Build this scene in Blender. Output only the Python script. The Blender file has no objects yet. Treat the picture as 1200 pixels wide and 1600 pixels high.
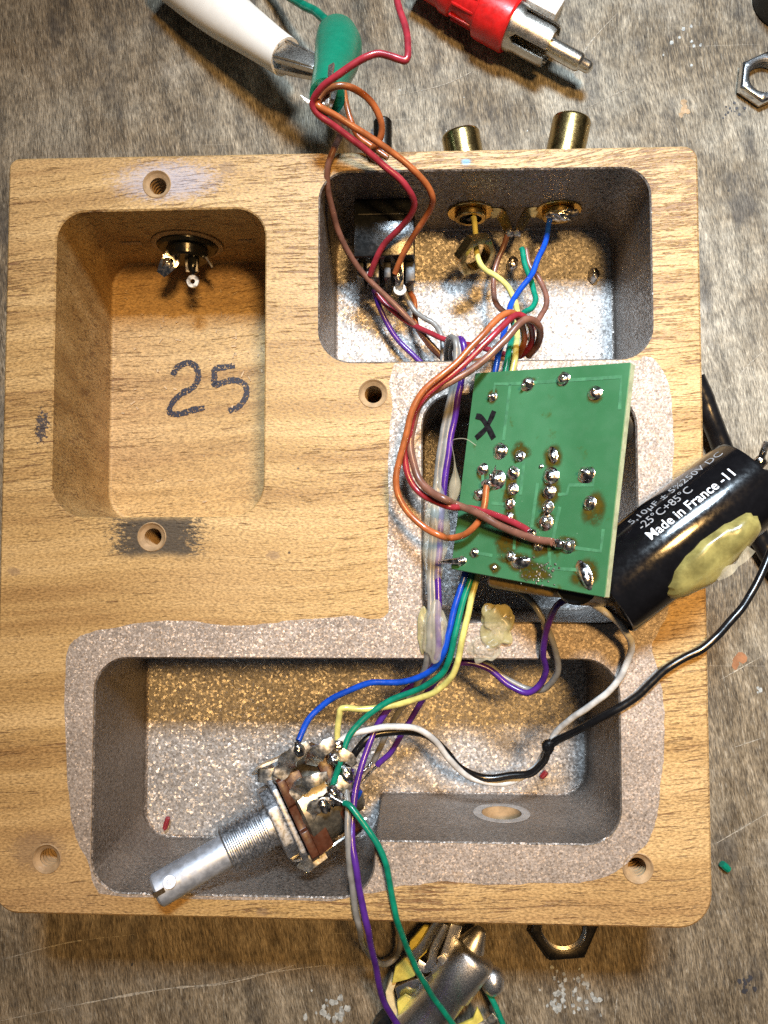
import bpy, bmesh, math, random
from mathutils import Vector, Matrix, noise as mnoise
random.seed(7)
S = 0.001                       # everything below is written in millimetres
V = Vector
scene = bpy.context.scene
col = scene.collection

# ------------------------------------------------------------------ camera
F_PX, CAM_H = 1202.0, 140.0     # focal length in photo pixels, camera height over the block top (mm)
_u = V((-56, 56, F_PX)).normalized()
_x = (V((1, 0, 0)) - V((1, 0, 0)).dot(_u) * _u).normalized()
_y = _u.cross(_x)
W2C = Matrix((_x, _y, _u)).transposed()          # world -> camera
C2W = W2C.transposed()
cam_d = bpy.data.cameras.new('camera')
cam = bpy.data.objects.new('camera', cam_d)
col.objects.link(cam)
cam_d.sensor_fit = 'VERTICAL'
cam_d.sensor_height = 36.0
cam_d.sensor_width = 27.0
cam_d.lens = F_PX / 1600 * 36.0
cam_d.clip_start = 0.005
cam_d.clip_end = 20.0
cam.matrix_world = Matrix.Translation(V((0, 0, CAM_H)) * S) @ C2W.to_4x4()
scene.camera = cam

# ------------------------------------------------------------------ world and lamps (indoor workbench)
world = bpy.data.worlds.new('World')
scene.world = world
world.use_nodes = True
bg = world.node_tree.nodes['Background']
_wn = world.node_tree                                # a dim room: pale ceiling above, darker towards the horizon
_tc = _wn.nodes.new('ShaderNodeTexCoord'); _sx = _wn.nodes.new('ShaderNodeSeparateXYZ'); _cr = _wn.nodes.new('ShaderNodeValToRGB')
_wn.links.new(_tc.outputs['Generated'], _sx.inputs[0]); _wn.links.new(_sx.outputs[2], _cr.inputs[0]); _wn.links.new(_cr.outputs[0], bg.inputs['Color'])
_cr.color_ramp.elements[0].position = 0.0; _cr.color_ramp.elements[0].color = (0.10, 0.10, 0.10, 1)
_cr.color_ramp.elements[1].position = 1.0; _cr.color_ramp.elements[1].color = (0.90, 0.95, 1.0, 1)
bg.inputs['Strength'].default_value = 0.08

def lamp(name, loc, target, size, watts, colour, spread):
    ld = bpy.data.lights.new(name, 'AREA')
    ld.shape = 'RECTANGLE'
    ld.size = size[0] * S
    ld.size_y = size[1] * S
    ld.energy = watts
    ld.spread = math.radians(spread)
    ld.color = colour
    lo = bpy.data.objects.new(name, ld)
    col.objects.link(lo)
    lo.location = V(loc) * S
    lo.rotation_euler = (V(target) - V(loc)).to_track_quat('-Z', 'Y').to_euler()
    return lo
lamp('cool_desk_lamp', (38, 262, 385), (56, 40, 0), (110, 56), 0.53, (0.70, 0.86, 1.0), 50)
lamp('warm_bench_lamp', (105, 98, 470), (32, 0, 0), (80, 48), 0.50, (1.0, 0.58, 0.20), 72)

scene.cycles.use_denoising = False
vs = scene.view_settings
vs.view_transform = 'Standard'
vs.look = 'None'
vs.exposure = -0.1
vs.gamma = 1.0
vs.use_curve_mapping = False

# ------------------------------------------------------------------ helpers
CAM = V((0, 0, CAM_H))
def ray(px, py):
    return C2W @ V(((px - 600) / F_PX, -(py - 800) / F_PX, -1))
def P(px, py, z):               # the point at height z that the photo shows at (px, py)
    d = ray(px, py)
    return CAM + d * ((z - CAM_H) / d.z)
def hit(px, py, p0, n):
    d = ray(px, py)
    return CAM + d * ((p0 - CAM).dot(n) / d.dot(n))

BASE = {}
def setp(o, label=None, cat=None, group=None, kind=None):
    if label: o['label'] = label
    if cat: o['category'] = cat
    if group: o['group'] = group
    if kind: o['kind'] = kind
    return o
def thing(name, label, cat, base, group=None):
    o = bpy.data.objects.new(name, None)
    col.objects.link(o)
    o.empty_display_size = 0.005
    o.location = V(base) * S
    BASE[o] = V(base)
    return setp(o, label, cat, group)

def frame(ax, hint=V((0, 0, 1))):
    a = V(ax).normalized()
    s = hint.cross(a)
    if s.length < 1e-5: s = V((1, 0, 0)).cross(a)
    s.normalize()
    return a, s, a.cross(s)

class MB:
    def __init__(self):
        self.v, self.f, self.m = [], [], []
    def add(self, vs_, fs, mi=0):
        o = len(self.v)
        self.v += [V(p) for p in vs_]
        for f in fs:
            self.f.append([i + o for i in f]); self.m.append(mi)
        return self
    def box(self, c, half, axes=None, mi=0):
        ex, ey, ez = axes or (V((1, 0, 0)), V((0, 1, 0)), V((0, 0, 1)))
        c = V(c); p = []
        for sz in (-1, 1):
            for sx, sy in ((-1, -1), (1, -1), (1, 1), (-1, 1)):
                p.append(c + ex * half[0] * sx + ey * half[1] * sy + ez * half[2] * sz)
        return self.add(p, [[3, 2, 1, 0], [4, 5, 6, 7], [0, 1, 5, 4], [1, 2, 6, 5], [2, 3, 7, 6], [3, 0, 4, 7]], mi)
    def lathe(self, prof, origin, axis, n=32, hint=V((0, 0, 1)), mi=0, jit=0, sq=(1, 1), caps=True):
        a, s, t = frame(axis, hint); origin = V(origin)
        p, fs = [], []
        for (h, r) in prof:
            for i in range(n):
                w = 2 * math.pi * i / n
                p.append(origin + a * h + (s * math.cos(w) * sq[0] + t * math.sin(w) * sq[1]) * max(r, 1e-4))
        for k in range(len(prof) - 1):
            for i in range(n):
                j = (i + 1) % n
                fs.append([k * n + i, k * n + j, (k + 1) * n + j, (k + 1) * n + i])
        if caps:
            fs.append(list(range(n))[::-1])
            fs.append([(len(prof) - 1) * n + i for i in range(n)])
        return self.add(p, fs, mi)
    def ring(self, origin, axis, r0, r1, h, n=32, hint=V((0, 0, 1)), ch=0.15, mi=0, sides=None):
        """a washer or nut: closed lathe; sides=6 gives a hexagon outside"""
        a, s, t = frame(axis, hint); origin = V(origin)
        prof = [(0, r0, 0), (0, r1 - ch, 1), (ch, r1, 1), (h - ch, r1, 1), (h, r1 - ch, 1), (h, r0, 0)]
        p, fs = [], []
        for (hh, r, outer) in prof:
            for i in range(n):
                w = 2 * math.pi * i / n; rr = r
                if outer and sides:
                    q = math.pi / sides
                    rr = r * math.cos(q) / math.cos((w + q) % (2 * q) - q)
                    if hh in (0, h): rr = min(rr, r * math.cos(q) * 1.07)
                p.append(origin + a * hh + (s * math.cos(w) + t * math.sin(w)) * rr)
        m = len(prof)
        for k in range(m):
            k2 = (k + 1) % m
            for i in range(n):
                j = (i + 1) % n
                fs.append([k * n + i, k * n + j, k2 * n + j, k2 * n + i])
        return self.add(p, fs, mi)
    def tube(self, pts, r, n=10, mi=0, caps=True, rfun=None):
        pts = [V(p) for p in pts]
        t0 = (pts[1] - pts[0]).normalized()
        s = V((0, 0, 1)).cross(t0)
        if s.length < 1e-3: s = V((1, 0, 0)).cross(t0)
        s.normalize()
        p, fs = [], []
        for k, q in enumerate(pts):
            t = (pts[min(k + 1, len(pts) - 1)] - pts[max(k - 1, 0)]).normalized()
            s = (s - t * s.dot(t)).normalized()
            b = t.cross(s)
            rr = rfun(k / (len(pts) - 1)) if rfun else r
            for i in range(n):
                w = 2 * math.pi * i / n
                p.append(q + (s * math.cos(w) + b * math.sin(w)) * rr)
        for k in range(len(pts) - 1):
            for i in range(n):
                j = (i + 1) % n
                fs.append([k * n + i, k * n + j, (k + 1) * n + j, (k + 1) * n + i])
        if caps:
            fs.append(list(range(n))[::-1]); fs.append([(len(pts) - 1) * n + i for i in range(n)])
        return self.add(p, fs, mi)
    def prism(self, loop, thick, nrm=None, mi=0):
        """closed planar loop of 3-D points, thickened along nrm"""
        loop = [V(p) for p in loop]
        if nrm is None:
            nrm = V((0, 0, 0))
            for i in range(len(loop)): nrm += loop[i].cross(loop[(i + 1) % len(loop)])
            nrm.normalize()
        n = len(loop)
        p = [q for q in loop] + [q + nrm * thick for q in loop]
        fs = [list(range(n))[::-1], [n + i for i in range(n)]]
        fs += [[i, (i + 1) % n, n + (i + 1) % n, n + i] for i in range(n)]
        return self.add(p, fs, mi)
    def blob(self, c, half, axes=None, nz=0.15, fr=0.6, seed=0, nu=16, nv=10, mi=0, flat=None, power=1.0):
        ex, ey, ez = axes or (V((1, 0, 0)), V((0, 1, 0)), V((0, 0, 1)))
        c = V(c); p, fs = [], []
        for j in range(nv + 1):
            ph = math.pi * j / nv
            for i in range(nu):
                w = 2 * math.pi * i / nu
                d = V((math.sin(ph) * math.cos(w), math.sin(ph) * math.sin(w), math.cos(ph)))
                k = 1 + nz * mnoise.noise(d / fr + V((seed * 3.7, seed * 1.3, seed)))
                dz = d.z
                if flat is not None and dz < flat: dz = flat
                p.append(c + ex * half[0] * d.x * k + ey * half[1] * d.y * k + ez * half[2] * dz * k)
        for j in range(nv):
            for i in range(nu):
                i2 = (i + 1) % nu
                fs.append([j * nu + i, (j + 1) * nu + i, (j + 1) * nu + i2, j * nu + i2])
        return self.add(p, fs, mi)
    def strip(self, pts, w, nrm, thick, mi=0, wf=None):
        """a flat band following pts, width w, lying against normal nrm"""
        pts = [V(p) for p in pts]; n = len(pts); p, fs = [], []
        for k, q in enumerate(pts):
            t = (pts[min(k + 1, n - 1)] - pts[max(k - 1, 0)]).normalized()
            nn = nrm[k] if isinstance(nrm, list) else V(nrm)
            s = nn.cross(t).normalized(); nn = t.cross(s)
            ww = (wf(k / (n - 1)) if wf else w) / 2
            p += [q - s * ww, q + s * ww, q + s * ww + nn * thick, q - s * ww + nn * thick]
        for k in range(n - 1):
            a, b = 4 * k, 4 * k + 4
            for i in range(4):
                j = (i + 1) % 4
                fs.append([a + i, b + i, b + j, a + j])
        fs.append([0, 1, 2, 3]); b = 4 * n - 4; fs.append([b + 3, b + 2, b + 1, b])
        return self.add(p, fs, mi)
    def build(self, name, mats, parent=None, bevel=0, seg=2, smooth=35, base=None, label=None, cat=None, group=None, kind=None):
        if not isinstance(mats, (list, tuple)): mats = [mats]
        b = BASE[parent] if parent is not None else V(base if base is not None else self.v[0])
        me = bpy.data.meshes.new(name)
        bm = bmesh.new()
        bv = [bm.verts.new((p - b) * S) for p in self.v]
        for f, mi in zip(self.f, self.m):
            try:
                fa = bm.faces.new([bv[i] for i in f]); fa.material_index = mi
            except ValueError:
                pass
        if bevel:
            bmesh.ops.recalc_face_normals(bm, faces=bm.faces)
            es = [e for e in bm.edges if len(e.link_faces) == 2 and e.calc_face_angle(0) > math.radians(38)]
            bmesh.ops.bevel(bm, geom=es, offset=bevel * S, segments=seg, affect='EDGES', profile=0.5, clamp_overlap=True)
        bmesh.ops.recalc_face_normals(bm, faces=bm.faces)
        bm.to_mesh(me); bm.free()
        for m in mats: me.materials.append(m)
        if smooth:
            me.polygons.foreach_set('use_smooth', [True] * len(me.polygons))
            me.set_sharp_from_angle(angle=math.radians(smooth))
        o = bpy.data.objects.new(name, me)
        col.objects.link(o)
        if parent is not None:
            o.parent = parent
        else:
            o.location = b * S
        BASE[o] = b
        return setp(o, label, cat, group, kind)

def spline(pts, sub=7):
    pts = [V(p) for p in pts]
    out = []
    q = [pts[0] * 2 - pts[1]] + pts + [pts[-1] * 2 - pts[-2]]
    for i in range(1, len(q) - 2):
        p0, p1, p2, p3 = q[i - 1], q[i], q[i + 1], q[i + 2]
        d0, d1, d2 = (max((b - a).length, 1e-4) ** 0.5 for a, b in ((p0, p1), (p1, p2), (p2, p3)))
        m1 = (p2 - p1) + (p1 - p0) * (d1 / d0) - (p2 - p0) * (d1 / (d0 + d1))
        m2 = (p2 - p1) + (p3 - p2) * (d1 / d2) - (p3 - p1) * (d1 / (d1 + d2))
        for k in range(sub):
            t = k / sub; t2 = t * t; t3 = t2 * t
            out.append(p1 * (2 * t3 - 3 * t2 + 1) + m1 * (t3 - 2 * t2 + t) + p2 * (-2 * t3 + 3 * t2) + m2 * (t3 - t2))
    out.append(pts[-1])
    return out

def ngon_round(corners, n=8):
    """corners: (x, y, radius) -> closed rounded loop of (x, y)"""
    out, m = [], len(corners)
    for i in range(m):
        x, y, r = corners[i]
        p = V((x, y)); a = V(corners[i - 1][:2]); b = V(corners[(i + 1) % m][:2])
        if r <= 0: out.append(p); continue
        da, db = (a - p).normalized(), (b - p).normalized()
        ang = math.acos(max(-1, min(1, da.dot(db))))
        L = r / math.tan(ang / 2)
        c = p + (da + db).normalized() * (r / math.sin(ang / 2))
        s, e = p + da * L - c, p + db * L - c
        a0 = math.atan2(s.y, s.x); a1 = math.atan2(e.y, e.x)
        while a1 - a0 > math.pi: a1 -= 2 * math.pi
        while a1 - a0 < -math.pi: a1 += 2 * math.pi
        for k in range(n + 1):
            w = a0 + (a1 - a0) * k / n
            out.append(c + V((math.cos(w), math.sin(w))) * r)
    return out
def offset(loop, d):
    """positive d grows a counter-clockwise loop"""
    n = len(loop); out = []
    area = sum(loop[i].x * loop[(i + 1) % n].y - loop[(i + 1) % n].x * loop[i].y for i in range(n))
    sg = 1 if area > 0 else -1
    for i in range(n):
        a, b, c = loop[i - 1], loop[i], loop[(i + 1) % n]
        e1, e2 = (b - a).normalized(), (c - b).normalized()
        n1, n2 = V((e1.y, -e1.x)) * sg, V((e2.y, -e2.x)) * sg
        m = n1 + n2
        if m.length < 1e-6: out.append(b.copy()); continue
        m.normalize()
        out.append(b + m * d / max(0.4, m.dot(n1)))
    return out
def fill_loops(mb, loops3, mi=0):
    """flat face with holes from several closed loops of 3-D points"""
    bm = bmesh.new(); es = []
    for lp in loops3:
        vv = [bm.verts.new(p) for p in lp]
        es += [bm.edges.new((vv[i], vv[(i + 1) % len(vv)])) for i in range(len(vv))]
    bmesh.ops.triangle_fill(bm, edges=es, use_beauty=True)
    bm.verts.index_update()
    mb.add([v.co.copy() for v in bm.verts], [[v.index for v in f.verts] for f in bm.faces], mi)
    bm.free()
def wall(mb, la, lb, mi=0):
    n = len(la)
    mb.add(list(la) + list(lb), [[i, (i + 1) % n, n + (i + 1) % n, n + i] for i in range(n)], mi)
def at_z(loop, z): return [V((p.x, p.y, z)) for p in loop]

# ------------------------------------------------------------------ materials
def nd(nt, typ, ins=None, **props):
    n = nt.nodes.new(typ)
    for k, v in props.items(): setattr(n, k, v)
    for k, v in (ins or {}).items():
        if isinstance(v, bpy.types.NodeSocket): nt.links.new(v, n.inputs[k])
        else: n.inputs[k].default_value = v
    return n
def c4(c): return (c[0], c[1], c[2], 1.0)
def T_obj(nt, scale=1000.0, rot=0.0, loc=(0, 0, 0)):
    tc = nd(nt, 'ShaderNodeTexCoord')
    return mp(nt, tc.outputs['Object'], (scale,) * 3, rot, loc)
def mp(nt, vec, scale=(1, 1, 1), rot=0.0, loc=(0, 0, 0)):
    return nd(nt, 'ShaderNodeMapping', {'Vector': vec, 'Scale': scale, 'Rotation': (0, 0, rot), 'Location': loc}).outputs[0]
def nz(nt, vec, scale=1.0, detail=3.0, rough=0.5, dist=0.0):
    return nd(nt, 'ShaderNodeTexNoise', {'Vector': vec, 'Scale': scale, 'Detail': detail, 'Roughness': rough, 'Distortion': dist}).outputs[0]
def vor(nt, vec, scale=1.0, feature='F1', out='Distance'):
    return nd(nt, 'ShaderNodeTexVoronoi', {'Vector': vec, 'Scale': scale}, feature=feature).outputs[out]
def mr(nt, v, a, b, c=0.0, d=1.0, smooth=True):
    return nd(nt, 'ShaderNodeMapRange', {0: v, 1: a, 2: b, 3: c, 4: d}, interpolation_type='SMOOTHSTEP' if smooth else 'LINEAR').outputs[0]
def ma(nt, op, a, b=0.0, c=0.0):
    return nd(nt, 'ShaderNodeMath', {0: a, 1: b, 2: c}, operation=op).outputs[0]
def mix(nt, f, a, b, blend='MIX'):
    a = c4(a) if isinstance(a, tuple) and len(a) == 3 else a
    b = c4(b) if isinstance(b, tuple) and len(b) == 3 else b
    return nd(nt, 'ShaderNodeMix', {0: f, 6: a, 7: b}, data_type='RGBA', blend_type=blend).outputs[2]
def ramp(nt, f, stops):
    n = nd(nt, 'ShaderNodeValToRGB', {0: f}); cr = n.color_ramp
    while len(cr.elements) < len(stops): cr.elements.new(0.5)
    for e, (p, c) in zip(cr.elements, stops): e.position = p; e.color = c4(c)
    return n.outputs[0]
def bump(nt, h, strength=0.5, dist=0.1, normal=None):
    ins = {'Height': h, 'Strength': strength, 'Distance': dist * S}
    if normal is not None: ins['Normal'] = normal
    return nd(nt, 'ShaderNodeBump', ins).outputs[0]
def spot(nt, co, cx, cy, rx, ry, edge=0.5):
    """1 inside an ellipse on the xy plane, fading to 0 at its rim"""
    d = mp(nt, co, (1 / rx, 1 / ry, 0), 0, (-cx / rx, -cy / ry, 0))
    ln = nd(nt, 'ShaderNodeVectorMath', {0: d}, operation='LENGTH').outputs['Value']
    return mr(nt, ln, 1.0, edge, 0.0, 1.0)
def new_mat(name):
    m = bpy.data.materials.new(name); m.use_nodes = True
    nt = m.node_tree
    return m, nt, nt.nodes['Principled BSDF']
def setb(nt, b, **kw):
    for k, v in kw.items():
        k = k.replace('_', ' ')
        if isinstance(v, bpy.types.NodeSocket): nt.links.new(v, b.inputs[k])
        else: b.inputs[k].default_value = c4(v) if isinstance(v, tuple) and len(v) == 3 else v

def plain(name, colour, rough=0.4, metal=0.0, var=0.12, scale=0.6, bmp=0.0, bscale=3.0, spec=0.5, **kw):
    """one-coloured material with a little dirt and unevenness"""
    m, nt, b = new_mat(name)
    co = T_obj(nt)
    f = nz(nt, co, scale, 4, 0.6)
    dark = tuple(c * (1 - var * 2.2) for c in colour); light = tuple(min(1, c * (1 + var)) for c in colour)
    setb(nt, b, Base_Color=mix(nt, mr(nt, f, 0.3, 0.7), dark, light), Metallic=metal,
         Roughness=mr(nt, nz(nt, co, scale * 2.3, 3), 0.25, 0.75, max(0.02, rough * 0.75), min(1, rough * 1.3)))
    b.inputs['Specular IOR Level'].default_value = spec
    if bmp: setb(nt, b, Normal=bump(nt, nz(nt, co, bscale, 3), bmp, 0.1))
    for k, v in kw.items(): setb(nt, b, **{k: v})
    return m

def wood_mat():
    m, nt, b = new_mat('block_wood')
    co = T_obj(nt)
    lo = nz(nt, mp(nt, co, (0.010, 0.004, 0.01)), 1, 2)
    sh = nd(nt, 'ShaderNodeCombineXYZ', {1: ma(nt, 'MULTIPLY', ma(nt, 'SUBTRACT', lo, 0.5), 22.0)}).outputs[0]
    cw = nd(nt, 'ShaderNodeVectorMath', {0: co, 1: sh}, operation='ADD').outputs[0]
    cw = mp(nt, cw, (1, 1, 1), math.radians(-4.0))
    g1 = nz(nt, mp(nt, cw, (0.012, 0.22, 0.1)), 1, 5, 0.62)
    base = ramp(nt, g1, [(0.30, (0.255, 0.145, 0.050)), (0.5, (0.385, 0.250, 0.100)), (0.70, (0.50, 0.350, 0.165))])
    pale = nz(nt, mp(nt, co, (0.012, 0.016, 0.02)), 1, 2)
    base = mix(nt, mr(nt, pale, 0.42, 0.75, 0, 0.45), base, (0.50, 0.35, 0.20))
    # fine cross ripple of the sanded face
    rp = nz(nt, mp(nt, cw, (1.5, 3.4, 2.0), 0.35), 1, 3, 0.6)
    base = mix(nt, 1.0, base, ramp(nt, rp, [(0.33, (0.54, 0.515, 0.49)), (0.64, (1.22, 1.21, 1.19))]), 'MULTIPLY')
    # open pores: short dark dashes along the grain, in clusters
    cl = nz(nt, mp(nt, co, (0.016, 0.030, 0.05), 0, (3.3, 1.7, 0)), 1, 3)
    clus = ma(nt, 'MULTIPLY', ma(nt, 'SUBTRACT', cl, 0.5), 0.46)
    p1 = nz(nt, mp(nt, cw, (0.13, 2.0, 0.6)), 1, 3, 0.6)
    pm = mr(nt, ma(nt, 'ADD', p1, clus), 0.605, 0.67)
    p2 = mr(nt, ma(nt, 'ADD', nz(nt, mp(nt, cw, (0.30, 4.2, 1.5)), 1, 2.5), clus), 0.625, 0.69, 0, 0.8)
    pores = ma(nt, 'MAXIMUM', pm, p2)
    base = mix(nt, ma(nt, 'MULTIPLY', pores, mr(nt, nz(nt, co, 0.35, 3), 0.3, 0.7, 0.25, 0.95)), base, (0.13, 0.06, 0.026))
    # long growth lines towards the lower right
    gl = nz(nt, mp(nt, cw, (0.008, 1.05, 0.3)), 1, 3, 0.6)
    base = mix(nt, mr(nt, gl, 0.58, 0.74, 0, 0.22), base, (0.26, 0.14, 0.06))
    # marks and stains on the face
    tz = nd(nt, 'ShaderNodeSeparateXYZ', {0: co}).outputs[2]
    top = mr(nt, tz, 31.0, 32.5)
    fine = nz(nt, mp(nt, co, (0.9, 2.0, 1)), 1, 6, 0.78)
    q = P(240, 838, 0)
    sx = nd(nt, 'ShaderNodeSeparateXYZ', {0: co})
    dx = ma(nt, 'DIVIDE', ma(nt, 'ABSOLUTE', ma(nt, 'SUBTRACT', sx.outputs[0], q.x + 0.6)), 13.0)
    dy = ma(nt, 'ABSOLUTE', ma(nt, 'ADD', ma(nt, 'SUBTRACT', sx.outputs[1], q.y), ma(nt, 'MULTIPLY', ma(nt, 'SUBTRACT', nz(nt, co, 0.25, 4), 0.5), 2.0)))
    s1 = ma(nt, 'ADD', mr(nt, dx, 1.15, 0.1), ma(nt, 'MULTIPLY', ma(nt, 'SUBTRACT', fine, 0.5), 2.6))
    s1 = ma(nt, 'MULTIPLY', ma(nt, 'MULTIPLY', mr(nt, s1, 0.38, 0.72), mr(nt, dy, 4.7, 2.6)), top)
    base = mix(nt, ma(nt, 'MULTIPLY', s1, 0.93), base, (0.030, 0.026, 0.022))
    q = P(262, 283, 0)
    s2 = ma(nt, 'ADD', spot(nt, co, q.x, q.y, 18, 7.0, 0.05), ma(nt, 'MULTIPLY', ma(nt, 'SUBTRACT', fine, 0.5), 2.0))
    base = mix(nt, ma(nt, 'MULTIPLY', mr(nt, s2, 0.25, 0.95, 0, 0.6), top), base, (0.34, 0.36, 0.47))
    q = P(66, 665, 0)
    s3 = ma(nt, 'ADD', spot(nt, co, q.x, q.y, 3.4, 8, 0.1), ma(nt, 'MULTIPLY', ma(nt, 'SUBTRACT', nz(nt, co, 1.6, 4, 0.7), 0.5), 2.0))
    base = mix(nt, ma(nt, 'MULTIPLY', mr(nt, s3, 0.78, 0.9), top), base, (0.05, 0.04, 0.04))
    for (x, y, r) in ((427, 868, 2.2), (22, 893, 2.2), (410, 1425, 2.0), (355, 262, 3.0), (60, 1330, 9), (190, 378, 3)):
        q = P(x, y, 0)
        s4 = ma(nt, 'ADD', spot(nt, co, q.x, q.y, r * 1.3, r * 0.9, 0.1), ma(nt, 'MULTIPLY', ma(nt, 'SUBTRACT', fine, 0.5), 1.5))
        base = mix(nt, ma(nt, 'MULTIPLY', mr(nt, s4, 0.55, 0.9, 0, 0.55), top), base, (0.17, 0.11, 0.07))
    q = P(728, 253, 0)
    base = mix(nt, ma(nt, 'MULTIPLY', spot(nt, co, q.x, q.y, 1.2, 0.8, 0.4), 0.7), base, (0.10, 0.33, 0.50))
    # specks of dirt
    sp = mr(nt, vor(nt, co, 0.11), 0.035, 0.02)
    base = mix(nt, ma(nt, 'MULTIPLY', sp, 0.85), base, (0.03, 0.02, 0.015))
    h = ma(nt, 'SUBTRACT', ma(nt, 'MULTIPLY', rp, 0.5), ma(nt, 'MULTIPLY', pores, 0.8))
    setb(nt, b, Base_Color=base, Roughness=mr(nt, rp, 0.2, 0.8, 0.42, 0.66), Normal=bump(nt, h, 0.8, 0.2))
    b.inputs['Specular IOR Level'].default_value = 0.4
    return m

def paint_mat(name, cell, glint, tint, rough, metal, under):
    """brushed metallic shielding paint: small flakes, each lying at its own angle"""
    m, nt, b = new_mat(name)
    co = T_obj(nt)
    wob = nd(nt, 'ShaderNodeTexNoise', {'Vector': co, 'Scale': cell * 0.9, 'Detail': 2.0}).outputs['Color']
    cw = nd(nt, 'ShaderNodeVectorMath', {0: co, 1: nd(nt, 'ShaderNodeVectorMath', {0: wob, 1: (0.5 / cell,) * 3}, operation='MULTIPLY').outputs[0]}, operation='ADD').outputs[0]
    fl = vor(nt, cw, cell, out='Color')
    fv = nd(nt, 'ShaderNodeSeparateColor', {0: fl}).outputs[0]
    gn = nd(nt, 'ShaderNodeNewGeometry').outputs['Normal']
    tilt = nd(nt, 'ShaderNodeVectorMath', {0: nd(nt, 'ShaderNodeVectorMath', {0: fl, 1: (0.5, 0.5, 0.5)}, operation='SUBTRACT').outputs[0], 1: (glint,) * 3}, operation='MULTIPLY').outputs[0]
    nn = nd(nt, 'ShaderNodeVectorMath', {0: nd(nt, 'ShaderNodeVectorMath', {0: gn, 1: tilt}, operation='ADD').outputs[0]}, operation='NORMALIZE').outputs[0]
    n1 = nz(nt, co, cell * 0.8, 4, 0.65)
    stroke = nz(nt, mp(nt, co, (0.07, 0.8, 0.5), 0.1), 1, 4, 0.6)
    patch = nz(nt, mp(nt, co, (0.05, 0.09, 0.09)), 1, 4, 0.6)
    c = mix(nt, mr(nt, patch, 0.3, 0.7), tuple(t * 0.76 for t in tint), tint)
    c = mix(nt, 1.0, c, ramp(nt, n1, [(0.28, (0.48, 0.45, 0.43)), (0.55, (1, 1, 1)), (0.75, (1.2, 1.19, 1.18))]), 'MULTIPLY')
    c = mix(nt, mr(nt, stroke, 0.54, 0.72, 0, 0.30), c, tuple(t * 0.55 for t in tint))
    thin = mr(nt, nz(nt, co, 0.13, 6, 0.72), 0.62, 0.72, 0, 0.75)
    c = mix(nt, thin, c, under)
    h = ma(nt, 'ADD', n1, ma(nt, 'MULTIPLY', stroke, 0.8))
    setb(nt, b, Base_Color=c, Metallic=mr(nt, thin, 0, 0.75, metal, metal * 0.35), Roughness=mr(nt, fv, 0.0, 1.0, rough * 1.3, rough * 0.7), Normal=bump(nt, h, 0.45, 0.22, nn))
    return m

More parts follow.
